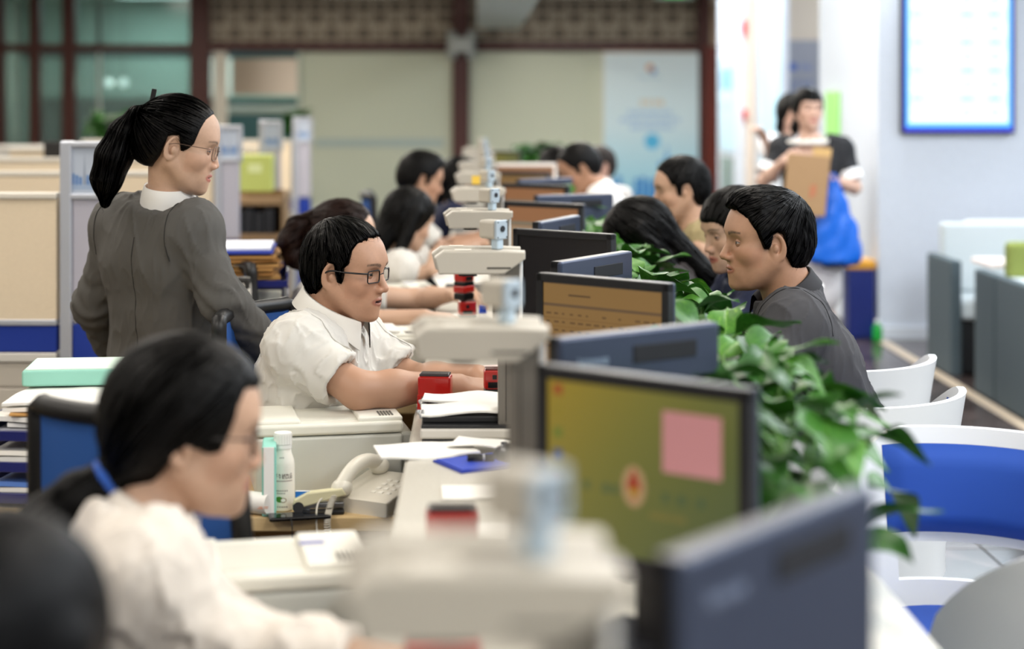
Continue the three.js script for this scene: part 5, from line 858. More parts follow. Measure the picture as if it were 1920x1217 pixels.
  // rolled receipt and teal folder
  const rp = thing('paper_roll', 'curled white receipt paper with orange print beside the bottle', 'paper', [XP(485, 3.58), DY, -3.58], 0.2); const q = []; for (let i = 0; i <= 40; i++) { const a = i / 40 * 5.2, r = 0.014 + 0.003 * a; q.push([Math.cos(a) * r, Math.sin(a) * r + 0.03]); } const gg = new THREE.BufferGeometry(), pp = [], ii = []; q.forEach(([x, y]) => { pp.push(x, y, -0.03, x, y, 0.03); }); for (let i = 0; i < 40; i++) ii.push(i * 2, i * 2 + 1, i * 2 + 2, i * 2 + 1, i * 2 + 3, i * 2 + 2); gg.setAttribute('position', new THREE.Float32BufferAttribute(pp, 3)); gg.setIndex(ii); gg.computeVertexNormals(); gg.rotateY(0.9); part('roll', gg, paper[0], rp); part('print', [bx(0.02, 0.0012, 0.0008, 0.008, 0.024, 0.034), bx(0.022, 0.0012, 0.0008, 0.006, 0.021, 0.034)], M(0xd07a48), rp);
  const tf = thing('folder', 'mint green upright folder between woman and printer', 'folder', [XP(493, 3.5), DY, -3.61], 0.1); part('cover', bx(0.03, 0.15, 0.1, 0, 0.075, 0, 0.004, 1), M(0x8fd0c0, { roughness: 0.6 }), tf); part('sheets', bx(0.022, 0.14, 0.09, 0, 0.078, 0.007), paper[0], tf);
}
// ------------------------------------------------------------------ visitor side: chairs, benches, bin, plants
const shellWhite = M(0xe8eaea, { roughness: 0.3 }), padBlue = M(0x1c4aa6, { roughness: 0.8, bumpMap: rep(weave, 10, 10), bumpScale: 0.0005 });
function tubChair(label, pos, turn) { // faces +x
  const c = thing('tub_chair', label, 'chair', pos, turn, 'white tub chairs with blue pads');
  const na = 44, nv = 12, R = 0.255, th = 0.018, A = 2.05;
  const topY = a => { const q = Math.abs(a); return q < 0.75 ? 0.845 : q < 1.6 ? lerp(0.845, 0.68, Math.pow((q - 0.75) / 0.85, 1.4)) : lerp(0.68, 0.48, (q - 1.6) / (A - 1.6)); };
  const pos_ = [], idx = [], hole = (a, y) => Math.abs(a) < 0.95 && y > 0.475 && y < 0.555;
  const rows = [0.40, 0.45, 0.525, 0.565, 0.605, 0.6, 0.65, 0.7, 0.75, 0.8, 0.84, 0.84, 0.84];
  const pt = (a, j, o) => { const ty = topY(a), y0 = rows[j], y = j <= 4 ? Math.min(y0, ty) : lerp(0.605, ty, (j - 4) / (nv - 4)), yy = ty < 0.61 ? lerp(0.4, ty, j / nv) : y, lean = 0.055 * Math.pow(Math.max(0, yy - 0.45) / 0.4, 1.3) * Math.max(0, Math.cos(a * 0.75)), r = R + o + lean; return [-Math.cos(a) * r * 1.0 + 0.0, yy, Math.sin(a) * r * 1.05]; };
  for (const o of [0, th]) for (let i = 0; i <= na; i++) for (let j = 0; j <= nv; j++) pos_.push(...pt(lerp(-A, A, i / na), j, o));
  const S = (na + 1) * (nv + 1), id = (s, i, j) => s * S + i * (nv + 1) + j, solid = (i, j) => i >= 0 && i < na && j >= 0 && j < nv && !(Math.abs(lerp(-A, A, (i + 0.5) / na)) < 0.8 && (j === 2 || j === 3));
  const q4 = (a, b, c_, d) => idx.push(a, b, c_, a, c_, d);
  for (let i = 0; i < na; i++) for (let j = 0; j < nv; j++) if (solid(i, j)) {
    q4(id(0, i, j), id(0, i, j + 1), id(0, i + 1, j + 1), id(0, i + 1, j)); q4(id(1, i, j), id(1, i + 1, j), id(1, i + 1, j + 1), id(1, i, j + 1));
    if (!solid(i, j + 1)) q4(id(0, i, j + 1), id(1, i, j + 1), id(1, i + 1, j + 1), id(0, i + 1, j + 1)); if (!solid(i, j - 1)) q4(id(0, i, j), id(0, i + 1, j), id(1, i + 1, j), id(1, i, j));
    if (!solid(i - 1, j)) q4(id(0, i, j), id(1, i, j), id(1, i, j + 1), id(0, i, j + 1)); if (!solid(i + 1, j)) q4(id(0, i + 1, j), id(0, i + 1, j + 1), id(1, i + 1, j + 1), id(1, i + 1, j));
  }
  let g = new THREE.BufferGeometry(); g.setAttribute('position', new THREE.Float32BufferAttribute(pos_, 3)); g.setIndex(idx); g = toCreasedNormals(g, 0.7); part('shell', g, shellWhite, c);
  part('seat_pan', [cyl(0.24, 0.255, 0.03, 0.02, 0.43, 0, 40), bx(0.26, 0.03, 0.46, 0.13, 0.43, 0, 0.012)], shellWhite, c);
  part('seat_pad', [cyl(0.225, 0.215, 0.045, 0.01, 0.465, 0, 36), bx(0.24, 0.045, 0.4, 0.14, 0.465, 0, 0.018)], padBlue, c);
  // back pad: a padded arc inside the shell
  const pp = [], pi = [], ma = 24, mv = 8; for (let i = 0; i <= ma; i++) for (let j = 0; j <= mv; j++) { const a = lerp(-0.92, 0.92, i / ma), v = j / mv, u = i / ma * 2 - 1, y = lerp(0.625, 0.81, v), w = 2 * v - 1, puff = 0.03 * Math.pow(Math.max(0, (1 - Math.pow(Math.abs(u), 6)) * (1 - Math.pow(Math.abs(w), 6))), 0.45), lean = 0.055 * Math.pow(Math.max(0, y - 0.45) / 0.4, 1.3) * Math.max(0, Math.cos(a * 0.75)), r = R - 0.001 + lean - puff; pp.push(-Math.cos(a) * r, y, Math.sin(a) * r * 1.05); }
  for (let i = 0; i < ma; i++) for (let j = 0; j < mv; j++) { const a = i * (mv + 1) + j, b = a + mv + 1; pi.push(a, a + 1, b, b, a + 1, b + 1); }
  const pg = new THREE.BufferGeometry(); pg.setAttribute('position', new THREE.Float32BufferAttribute(pp, 3)); pg.setIndex(pi); pg.computeVertexNormals(); part('back_pad', pg, padBlue, c);
  for (const [x, z] of [[0.18, 0.18], [0.18, -0.18], [-0.16, 0.18], [-0.16, -0.18]]) part('leg', tube([[x * 0.8, 0.4, z * 0.8], [x * 1.1, 0.2, z * 1.1], [x * 1.25, 0.006, z * 1.25]], 0.013, 12, 8), M(0xd9dbdb, { roughness: 0.3 }), c);
  return c;
}
tubChair('white tub chair shell cut by the lower edge, nearest to the viewer', [1.06, 0, -2.92], Math.PI / 2 + 0.3);
tubChair('empty white tub chair showing its blue back pad and seat', [0.97, 0, -3.34], Math.PI + 0.95);
tubChair('white tub chair on which the man in the grey polo sits', [0.88, 0, -4.18], Math.PI - 0.85);
tubChair('white tub chair behind the one of the man in the grey polo', [0.95, 0, -4.7], Math.PI - 0.85);
tubChair('white tub chair of the long-haired visitor', [0.78, 0, -5.5], Math.PI);
tubChair('white tub chair of the man in the khaki shirt', [1.0, 0, -6.45], Math.PI);
tubChair('white tub chair of the visitor in the white shirt', [0.78, 0, -8.3], Math.PI);
// booth benches
const felt = M(0x47545b, { roughness: 0.95, bumpMap: rep(weave, 6, 6), bumpScale: 0.0006 }), feltD = M(0x2f3a42, { roughness: 0.95 }), padGrey = M(0xc3ccd0, { roughness: 0.85 });
function bench(label, z0, z1, dir, o = {}) { // dir +1: sitter looks towards +z
  const b = thing('booth_bench', label, 'bench', [2.65, 0, -(z0 + z1) / 2], 0, 'booth benches by the display wall'); const d = z1 - z0;
  part('end_panel', bx(0.06, 0.65, d, 0.03, 0.325, 0, 0.012), felt, b); part('end_panel', bx(0.06, 0.65, d, 1.25, 0.325, 0, 0.012), felt, b);
  part('seat_base', bx(1.16, 0.3, d * 0.86, 0.64, 0.16, -dir * d * 0.04, 0.01, 1), M(0x15171b), b); part('seat_cushion', bx(1.15, 0.12, d * 0.9, 0.64, 0.37, 0, 0.03), padGrey, b); part('backrest', bx(1.15, o.bh || 0.4, 0.09, 0.64, 0.43 + (o.bh || 0.4) / 2, -dir * (d / 2 - 0.06), 0.02), o.back || padGrey, b);
  if (o.green) part('green_cushion', bx(0.5, 0.2, 0.1, 0.36, 0.71, -dir * (d / 2 - 0.15), 0.03), M(0x7f8b45, { roughness: 0.9 }), b);
  return b;
}
bench('grey-sided booth bench farthest back, light grey seat', 9.37, 9.88, 1);
bench('middle grey-sided booth bench with olive green cushion', 8.6, 8.94, -1, { bh: 0.2, green: true });
bench('nearest grey-sided booth bench at the picture edge', 8.05, 8.58, 1, { bh: 0.2 });
{ const t = thing('booth_table', 'small white table between the booth benches', 'table', [3.2, 0, -9.155]); part('top', bx(0.9, 0.03, 0.36, 0, 0.66, 0, 0.008), M(0xf0e2de, { roughness: 0.4 }), t); part('column', cyl(0.03, 0.03, 0.64, 0, 0.325, 0, 16), M(0x8b8f94, { metalness: 0.6 }), t); part('foot', cyl(0.16, 0.15, 0.02, 0, 0.01, 0, 28), M(0x8b8f94, { metalness: 0.6 }), t);
  const s = thing('low_screen', 'low white screen wall behind the booth benches', 'screen', [XP(1815, 10.4) + 0.75, 0, -10.4]); part('panel', bx(1.5, 0.78, 0.06, 0, 0.39, 0, 0.012), M(0xdfe6ec), s); part('cap', bx(1.52, 0.02, 0.08, 0, 0.79, 0, 0.004, 1), M(0xeef2f6), s); }
{ const b = thing('waste_bin', 'narrow dark blue bin with orange rim against the white wall', 'bin', [2.49, 0, -10.95]); part('body', bx(0.17, 0.46, 0.2, 0, 0.23, 0, 0.012), M(0x12246e, { roughness: 0.4 }), b); part('rim', bx(0.185, 0.06, 0.215, 0, 0.48, 0, 0.012), M(0xd89a2c, { roughness: 0.4 }), b);
  const g = thing('green_bottle', 'small green bottle standing on the floor by the wall', 'bottle', [XP(1645, 10.75), 0, -10.75]); part('body', new THREE.LatheGeometry([[0.001, 0], [0.03, 0], [0.032, 0.01], [0.032, 0.09], [0.014, 0.115], [0.014, 0.12]].map(p => new THREE.Vector2(...p)), 20), M(0x1f9a3c, { roughness: 0.2 }), g); part('cap', cyl(0.015, 0.014, 0.02, 0, 0.13, 0, 16), M(0xe8e8e8), g); }
// pothos plants along the counter
function leafGeo(L, Wd, bend, fold, s) {
  const n = 9, m = 4, pos = [], uv = [], idx = [];
  for (let i = 0; i <= n; i++) { const t = i / n, w = Wd * Math.pow(Math.sin(Math.PI * Math.pow(t, 0.62)), 0.85) * (1 - 0.12 * t), xs = (t < 0.12 ? -0.06 * (1 - t / 0.12) : 0);
    for (let j = -m; j <= m; j++) { const u = j / m, e = w * u; const x = t * L + xs * L * Math.abs(u) , y = -bend * t * t + fold * Math.abs(u) * w * 1.1 + 0.006 * Math.sin(t * 7 + s) * Math.abs(u), z = e; pos.push(x, y, z); uv.push(t, 0.5 + u / 2); } }
  const r = 2 * m + 1; for (let i = 0; i < n; i++) for (let j = 0; j < 2 * m; j++) { const a = i * r + j, b = a + r; idx.push(a, a + 1, b, b, a + 1, b + 1); }
  const g = new THREE.BufferGeometry(); g.setAttribute('position', new THREE.Float32BufferAttribute(pos, 3)); g.setAttribute('uv', new THREE.Float32BufferAttribute(uv, 2)); g.setIndex(idx); g.computeVertexNormals(); return g;
}
const leafTex = (c, vein) => dataTex(128, 128, (u, v) => { const q = Math.abs(v - 0.5) * 2, mid = Math.exp(-Math.pow(q / 0.035, 2)), side = Math.pow(Math.max(0, Math.cos((u * 9 - q * 2.2) * Math.PI * 2)), 24) * 0.45, n = tileNoise(u, v, 12, 3) * 14 + tileNoise(u, v, 40, 6) * 8, var_ = Math.max(0, tileNoise(u * 0.5, v, 7, 31) - 0.25) * vein; return [c[0] + n + 40 * mid + 16 * side + 120 * var_, c[1] + n + 38 * mid + 18 * side + 100 * var_, c[2] + n * 0.6 + 18 * mid + 8 * side + 50 * var_]; });
const leafMats = [leafTex([54, 106, 34], 0.4), leafTex([38, 84, 27], 0.15), leafTex([80, 134, 48], 0.9)].map(t => M(0xffffff, { map: t, roughness: 0.42, transmission: 0.16, thickness: 0, specularIntensity: 0.55, side: THREE.DoubleSide }));
const leafGeos = [leafGeo(0.085, 0.033, 0.02, 0.25, 0), leafGeo(0.1, 0.038, 0.03, 0.2, 2), leafGeo(0.07, 0.028, 0.012, 0.3, 4), leafGeo(0.092, 0.034, 0.045, 0.22, 5)];
const stemMat = M(0x5c8a3a, { roughness: 0.5 }), potMat = M(0x3a3d44, { roughness: 0.5 });
function pothos(label, x, z, n, top, spread, cx = 0) {
  const p = thing('pothos_plant', label, 'plant', [x, CT, z], 0, 'pothos plants along the counter');
  part('pot', new THREE.LatheGeometry([[0.001, 0], [0.05, 0], [0.052, 0.004], [0.064, 0.1], [0.068, 0.104], [0.066, 0.11], [0.06, 0.1], [0.001, 0.095]].map(q => new THREE.Vector2(...q)), 24), potMat, p); part('soil', cyl(0.059, 0.059, 0.006, 0, 0.094, 0, 20), M(0x1d1712), p);
  const stems = [];
  for (let i = 0; i < n; i++) {
    const a = rnd() * Math.PI * 2, q = Math.sqrt(rnd()), ly = 0.07 + (top - 0.11) * (0.15 + 0.85 * Math.pow(rnd(), 0.65)) * (1 - 0.3 * q), lx = Math.cos(a) * q * spread + cx * q, lz = Math.sin(a) * q * spread * 1.15;
    const tip = V(lx, Math.max(0.06, ly), lz), side = Math.atan2(-lz, lx) + rr(-0.7, 0.7);
    const m = part('leaf', leafGeos[i % 4], leafMats[[0, 1, 0, 2, 1, 0, 0][i % 7]], p); m.position.copy(tip); m.rotation.set(rr(-0.4, 0.4), side, rr(-0.35, 0.75), 'YZX'); const s = rr(0.95, 1.45); m.scale.setScalar(s);
    if (i % 2 === 0) stems.push(tube([[lx * 0.15, 0.09, lz * 0.15], [lx * 0.55, tip.y * 0.72 + 0.05, lz * 0.55], [tip.x, tip.y, tip.z]], 0.0024, 7, 4));
  }
  part('stem', stems, stemMat, p); return p;
}
const plantSpots = [];
for (let k = 0; k < 19; k++) { const z = -2.42 - 0.28 * k; plantSpots.push(z); }
const ord = ['first', 'second', 'third', 'fourth', 'fifth', 'sixth', 'seventh', 'eighth', 'ninth', 'tenth', 'eleventh', 'twelfth', 'thirteenth', 'fourteenth', 'fifteenth', 'sixteenth', 'seventeenth', 'eighteenth', 'nineteenth'];
plantSpots.forEach((z, k) => pothos(`leafy green pothos in dark pot, ${ord[k]} from the viewer along the counter`, 0.462 - 0.0045 * k + 0.015 * Math.sin(k * 2.1), z, k < 8 ? 48 : 38, k < 2 ? 0.36 : 0.35, 0.115, 0));
{ // floor plants seen far back
  const bush = (label, px, py, d, w, h) => { const p = thing('potted_bush', label, 'plant', [XP(px, d), 0, -d]); const y0 = YP(py, d); part('pot', new THREE.LatheGeometry([[0.001, 0], [0.14, 0], [0.18, 0.4], [0.16, 0.4]].map(q => new THREE.Vector2(...q)), 20), M(0x6a6a66), p); part('trunk', cyl(0.02, 0.015, y0 - 0.35, 0, 0.36 + (y0 - 0.35) / 2, 0, 10), M(0x4a3a28), p); for (let i = 0; i < 60; i++) { const a = rnd() * 6.28, q = Math.sqrt(rnd()); const m = part('leaf', leafGeos[i % 4], leafMats[1], p); m.position.set(Math.cos(a) * q * w, y0 + rr(-h, h) * (1 - 0.5 * q), Math.sin(a) * q * w); m.rotation.set(rr(-1, 1), -a, rr(-0.6, 0.9), 'YZX'); m.scale.setScalar(1.7); } return p; };
  bush('bushy dark green plant against the teal panes', 208, 235, 14.5, 0.14, 0.13); bush('small green plant at the doorway of the partition', 556, 228, 20.5, 0.08, 0.15); bush('low green plant behind the far end of the counter', 1015, 288, 13, 0.12, 0.05);
}
// ------------------------------------------------------------------ the people
const SK1 = [0.47, 0.265, 0.17], SK2 = [0.54, 0.34, 0.235], SK3 = [0.42, 0.225, 0.138];
const seatedLegs = (pel, dir, d = 0.42) => { // knees and ankles of a seated person, dir is a unit vector on the floor
  const r = V(-dir.z, 0, dir.x), k = (s) => pel.clone().addScaledVector(dir, d).addScaledVector(r, s * 0.11).setY(pel.y - 0.01), a = (s) => pel.clone().addScaledVector(dir, d + 0.03).addScaledVector(r, s * 0.12).setY(0.085);
  return { knR: k(1), knL: k(-1), anR: a(1), anL: a(-1) };
};
{ // clerk at the counter
  const pel = V(-0.485, 0.55, -4.12);
  const c = person({ sex: 'm', q: 1, label: 'male clerk in white short-sleeved shirt and black glasses, reaching across the counter', skin: SK1, open: true, lid: 0.0036, gaze: [1, -0.12, 0.05],
    yaw: -0.4, pitch: -0.07, neckW: 1.0, build: 1.0,
    J: { head: P(650, 506, 4.08), neck: P(610, 604, 4.1), shR: P(553, 655, 3.935), shL: P(668, 648, 4.27), elR: P(672, 732, 3.87), wrR: V(-0.045, 0.882, -3.95), elL: P(775, 715, 4.22), wrL: V(0.0, 0.885, -4.07), pelvis: pel, ...seatedLegs(pel, V(1, 0, 0.1).normalize()) },
    hands: { R: { dir: V(1, -0.12, -0.1), palm: V(0, -1, -0.3), curl: 0.5 }, L: { dir: V(0.8, -0.1, 0.5), palm: V(0, -1, 0.2), curl: 0.6 } },
    hair: { t: 0.014, top: 1.2, line: [[0.075, 0.088], [0.058, 0.078], [0.045, 0.055], [0.04, 0.022], [0.03, 0.014], [0.024, -0.03], [0.012, -0.03], [0.006, 0.02], [-0.016, 0.026], [-0.03, -0.035], [-0.05, -0.068], [-0.09, -0.075]], mess: 0.006, color: 0x070605, color2: 0x0d0a09, len: 0.05, lift: 0.0014, fly: 0.08, strands: 3200, flow: (p, v) => v.set(p.x + 0.03 + 0.6 * Math.max(0, p.y - 0.06), p.y - 0.11, p.z * 1.3) },
    top: { color: 0xd9d6cf, sleeve: 0.74, cuff: 0.066, grow: 0.014, fold: 0.008, ff: [7, 5, 9], seams: 0xb5b2ab, collar: { h: 0.04, point: 0.045, gap: 0.28, fwd: 0.022, r: 0.016, lift: 0.026, color: 0xe2dfd8 }, open: 0.02, hem: 0.46, neckUp: 0.0 }, bottom: { color: 0x11141f } });
  glasses(c, { w: 0.047, h: 0.029, r: 0.006, t: 0.0017, temple: 0.0022, color: 0x08080a, x: 0.094 });
}
{ // standing colleague
  const pel = V(-0.80, 0.85, -4.42), th = 0.87, f = V(Math.cos(th), 0, -Math.sin(th)), r = V(Math.sin(th), 0, Math.cos(th));
  const sh = P(293, 434, 4.38);
  const c = person({ sex: 'f', q: 1, label: 'standing woman in grey blazer with long black ponytail and thin glasses, seen from behind', skin: SK2, lid: 0.0016, gaze: [1, -0.3, 0.1],
    yaw: 0.05, pitch: -0.2, hs: 1.03, footDir: f,
    J: { head: P(335, 271, 4.33), neck: P(316, 376, 4.36), shR: sh.clone().addScaledVector(r, 0.148), shL: sh.clone().addScaledVector(r, -0.148), elR: P(420, 565, 4.22), wrR: P(462, 690, 4.2).addScaledVector(f, 0.12), elL: P(178, 572, 4.52), wrL: P(215, 655, 4.62), pelvis: pel,
      knR: pel.clone().addScaledVector(r, 0.08).setY(0.46), knL: pel.clone().addScaledVector(r, -0.08).setY(0.46), anR: pel.clone().addScaledVector(r, 0.09).setY(0.085), anL: pel.clone().addScaledVector(r, -0.09).setY(0.085) },
    hair: { t: 0.011, top: 1.25, line: [[0.07, 0.088], [0.06, 0.07], [0.052, 0.045], [0.044, 0.01], [0.03, -0.008], [0.016, -0.012], [0.006, 0.026], [-0.02, 0.02], [-0.032, -0.03], [-0.05, -0.066], [-0.09, -0.07]], rough: 0.0008, color: 0x060505, color2: 0x0a0808, jit: 0.03, len: 0.09, lift: 0.0007, fly: 0.02, strands: 4200,
      tail: [[-0.085, 0.056, 0.0, 0.02], [-0.118, 0.05, 0.0, 0.021], [-0.142, 0.0, 0.0, 0.034], [-0.152, -0.06, 0.0, 0.044], [-0.158, -0.12, 0.0, 0.038], [-0.15, -0.178, 0.0, 0.014]], freq: [60, 10, 70],
      flow: (p, v) => { if (p.x < -0.112) v.set(-0.12 * (0.06 + p.y > 0 ? 1 : 0.1), -1, 0); else v.set(-0.1 - p.x, 0.058 - p.y, -p.z); } },
    top: { name: 'blazer', color: 0x514f4c, sleeve: 1.9, cuff: 0.05, elbow: 0.054, grow: 0.018, fold: 0.0045, ff: [8, 3, 8], seams: 0x2e2d2b, backSeam: true, hem: 0.74, skirt: 0.14, neckUp: 0.0, gap: 0.012, open: 0.01, collar: { h: 0.03, r: 0.012, point: 0.02, color: 0x514f4c, gap: 0.6, lift: -0.012 } }, bottom: { color: 0x2d2d2e, skirt: 0.15, short: 0.05 } });
  glasses(c, { w: 0.046, h: 0.034, r: 0.013, t: 0.0009, temple: 0.0009, color: 0x6d5a50, metal: 0.8, x: 0.1 });
  part('hair_clip', [bx(0.012, 0.05, 0.01, -0.086, 0.1, 0.004, 0.002).rotateZ(0), new THREE.TorusGeometry(0.021, 0.005, 8, 24).rotateY(Math.PI / 2).translate(-0.1, 0.054, 0)].map(g => g.applyMatrix4(c.hm)), M(0x08080a, { roughness: 0.3 }), c.root);
  { // white shirt collar above the blazer's
    const n = 40, pos = [], idx = [], ax = c.hp(-0.022, -0.045, 0).sub(c.J.neck).normalize(), f0 = c.fw.clone().addScaledVector(ax, -c.fw.dot(ax)).normalize(), l0 = V(0, 0, 0).crossVectors(f0, ax);
    for (let i = 0; i <= n; i++) { const a = 0.2 + (Math.PI * 2 - 0.4) * i / n, bk = (1 - Math.cos(a)) / 2; for (const [R, y] of [[0.056, -0.02], [0.055, 0.03 + 0.014 * bk], [0.06, 0.034 + 0.014 * bk], [0.069, 0.012 + 0.012 * bk], [0.078, -0.022]]) { const p = c.J.neck.clone().addScaledVector(ax, y).addScaledVector(f0, Math.cos(a) * R).addScaledVector(l0, Math.sin(a) * R); pos.push(p.x, p.y, p.z); } }
    for (let i = 0; i < n; i++) for (let j = 0; j < 4; j++) { const a = i * 5 + j, b = a + 5; idx.push(a, b, a + 1, b, b + 1, a + 1); }
    const g = new THREE.BufferGeometry(); g.setAttribute('position', new THREE.Float32BufferAttribute(pos, 3)); g.setIndex(idx); g.computeVertexNormals();
    part('shirt_collar', g, M(0xe8e6e2, { side: THREE.DoubleSide, roughness: 0.8 }), c.root);
  }
  const cs = P(409, 448, 4.4).sub(c.base);
  part('corsage', [sph(0.014, cs.x, cs.y, cs.z), sph(0.011, cs.x + 0.008, cs.y + 0.014, cs.z), sph(0.01, cs.x + 0.004, cs.y - 0.014, cs.z + 0.004)], M(0xd9a9c0, { roughness: 0.8 }), c.root);
}
{ // customer in grey polo
  const pel = V(0.985, 0.5, -4.22);
  const c = person({ sex: 'm', q: 1, label: 'male visitor in dark grey polo shirt seated across from the clerk', skin: SK3, open: false, lid: 0.003, gaze: [1, 0, 0.1],
    yaw: Math.PI + 0.16, pitch: 0.0, hs: 1.03, neckW: 1.1, build: 1.08,
    J: { head: P(1435, 452, 4.2), neck: P(1478, 553, 4.22), shL: P(1490, 618, 4.035), shR: P(1486, 606, 4.4), elL: P(1400, 722, 3.93), wrL: V(0.56, 0.845, -4.12), elR: V(0.67, 0.86, -4.5), wrR: V(0.55, 0.845, -4.3), pelvis: pel, ...seatedLegs(pel, V(-1, 0, 0)) },
    hands: { L: { dir: V(-0.3, 0, -1), palm: V(0, -1, 0), curl: 0.4 }, R: { dir: V(-0.3, 0, 1), palm: V(0, -1, 0), curl: 0.4 } },
    hair: { t: 0.017, top: 1.25, tuft: 0.036, line: [[0.085, 0.082], [0.07, 0.066], [0.058, 0.05], [0.046, 0.035], [0.038, 0.012], [0.026, -0.012], [0.014, -0.016], [0.008, 0.022], [-0.018, 0.026], [-0.03, -0.03], [-0.05, -0.07], [-0.09, -0.08]], mess: 0.008, rough: 0.0022, color: 0x060505, color2: 0x0c0a09, len: 0.045, lift: 0.0018, fly: 0.1, strands: 3200, flow: (p, v) => v.set(p.x + 0.06 + 0.3 * Math.max(0, p.y - 0.05), p.y - 0.1, p.z) },
    top: { name: 'polo_shirt', color: 0x39383b, sleeve: 0.92, cuff: 0.066, grow: 0.016, fold: 0.006, ff: [6, 4, 7], seams: 0x1b1a1c, hem: 0.38, collar: { h: 0.036, point: 0.03, gap: 0.35, r: 0.008, color: 0x2e2d30, fwd: 0.014, lift: 0.006 }, open: 0.016 }, bottom: { color: 0x20222a } });
}
const lineF = [[0.07, 0.088], [0.06, 0.07], [0.052, 0.045], [0.044, 0.01], [0.03, -0.008], [0.016, -0.012], [0.006, 0.026], [-0.02, 0.02], [-0.032, -0.03], [-0.05, -0.066], [-0.09, -0.07]];
const lineB = [[0.085, 0.05], [0.07, 0.04], [0.05, 0.0], [0.03, -0.05], [-0.09, -0.09]];
const toward = (p, f) => (q, v) => v.set(p[0] - q.x, p[1] - q.y, p[2] - q.z);
/* a seated figure from the head position and the way it faces; fa = facing angle (0 is +x, positive turns away) */
function seated(o) {
  const f = V(Math.cos(o.fa), 0, -Math.sin(o.fa)), r = V(Math.sin(o.fa), 0, Math.cos(o.fa)), h = o.at, lean = o.lean ?? 0.1, fem = o.sex === 'f';
  const neck = h.clone().addScaledVector(f, -(o.nk ?? 0.05)).add(V(0, -(o.nd ?? 0.15), 0)), shc = neck.clone().add(V(0, -0.045, 0)).addScaledVector(f, -0.01), sw = fem ? 0.155 : 0.18;
  const pel = neck.clone().addScaledVector(f, -lean).setY(o.py ?? 0.56);
  const J = { head: h, neck, shR: shc.clone().addScaledVector(r, sw), shL: shc.clone().addScaledVector(r, -sw), pelvis: pel };
  for (const s of ['R', 'L']) { const k = s === 'R' ? 1 : -1, w = (o.wr || {})[s] || neck.clone().addScaledVector(f, 0.36).addScaledVector(r, k * 0.1).setY(0.885); const e = (o.el || {})[s] || J['sh' + s].clone().lerp(w, 0.45).addScaledVector(r, k * 0.05).add(V(0, -0.12, 0)); J['el' + s] = e; J['wr' + s] = w; }
  Object.assign(J, seatedLegs(pel, f, 0.38));
  return person({ q: 3, yaw: o.hfa ?? o.fa, J, ...o });
}
const shirtWhite = (x = {}) => ({ color: 0xd6d2cb, sleeve: 0.62, cuff: 0.06, collar: { h: 0.032, r: 0.009 }, fold: 0.006, hem: 0.46, ...x });
// the woman close to the lens
{
  const c = seated({ sex: 'f', q: 2, skin: SK2, label: 'out of focus woman in white shirt with dark hair and ponytail, close to the viewer', at: P(352, 806, 2.38), fa: 0.3, hfa: 0.2, pitch: -0.12, lean: 0.02, hs: 1.02, nk: 0.065, nd: 0.125, py: 0.52, build: 1.06,
    el: { R: P(420, 1215, 2.2), L: V(-0.36, 0.74, -2.52) }, wr: { R: V(-0.14, 0.845, -2.13), L: V(-0.24, 0.72, -2.36) },
    hair: { t: 0.018, top: 1.2, line: [[0.07, 0.07], [0.062, 0.05], [0.054, 0.015], [0.044, -0.02], [0.028, -0.02], [0.012, -0.012], [-0.01, -0.01], [-0.03, -0.05], [-0.05, -0.085], [-0.09, -0.09]], color: 0x060505, tail: [[-0.075, -0.055, 0.01, 0.035], [-0.1, -0.075, 0.01, 0.024], [-0.135, -0.105, 0.01, 0.036], [-0.175, -0.14, 0.01, 0.036], [-0.21, -0.18, 0.01, 0.026], [-0.225, -0.215, 0.01, 0.01]], strands: 600, len: 0.07, lift: 0.001, fly: 0.02, flow: toward([-0.1, -0.07, 0]) },
    top: shirtWhite({ color: 0xdcd4ca, sleeve: 1.92, cuff: 0.044, elbow: 0.054, grow: 0.018, fold: 0.008 }) });
  glasses(c, { w: 0.05, h: 0.032, t: 0.0016, color: 0x17110f });
  part('hair_tie', new THREE.TorusGeometry(0.024, 0.008, 8, 20).rotateY(Math.PI / 2).rotateZ(0.7).translate(-0.1, -0.075, 0.01).applyMatrix4(c.hm), M(0x2a5fc0), c.root);
}
seated({ sex: 'f', skin: SK2, label: 'dark-haired figure in black, mostly outside the lower corner of the picture', at: P(-10, 1262, 1.42), fa: 0.2, hfa: 1.1, pitch: -0.2, py: 0.5, lean: 0.06, hair: { t: 0.02, line: lineB, color: 0x020204, fall: [-0.02, -0.12] }, top: { color: 0x0c0d14, sleeve: 1.7, cuff: 0.045, hem: 0.4 }, wr: { R: V(-0.26, 0.885, -1.3), L: V(-0.22, 0.885, -1.55) }, el: { R: V(-0.4, 0.86, -1.2), L: V(-0.38, 0.86, -1.66) } });
// clerks behind
seated({ sex: 'f', q: 2, skin: SK2, label: 'brown-haired clerk with curly ponytail, half hidden behind the male clerk', at: P(643, 450, 5.52), fa: 0.05, hfa: 0.15, pitch: -0.12, lean: 0.12, hs: 1.04,
  el: { R: P(640, 606, 5.4), L: V(-0.2, 0.87, -5.74) }, wr: { R: P(795, 594, 5.3), L: V(-0.08, 0.9, -5.64) }, hands: { R: { dir: V(1, -0.05, 0), palm: V(0, -1, 0), curl: 0.3 } },
  hair: { t: 0.014, top: 1.25, line: lineF, color: 0x1c0d08, color2: 0x2a140c, rough: 0.003, tail: [[-0.085, 0.05, 0, 0.02], [-0.11, 0.055, 0, 0.022], [-0.15, 0.03, 0, 0.03], [-0.165, -0.02, 0, 0.036], [-0.145, -0.07, 0, 0.032], [-0.12, -0.1, 0, 0.014]], strands: 500, len: 0.06, flow: toward([-0.1, 0.05, 0]) }, top: shirtWhite() });
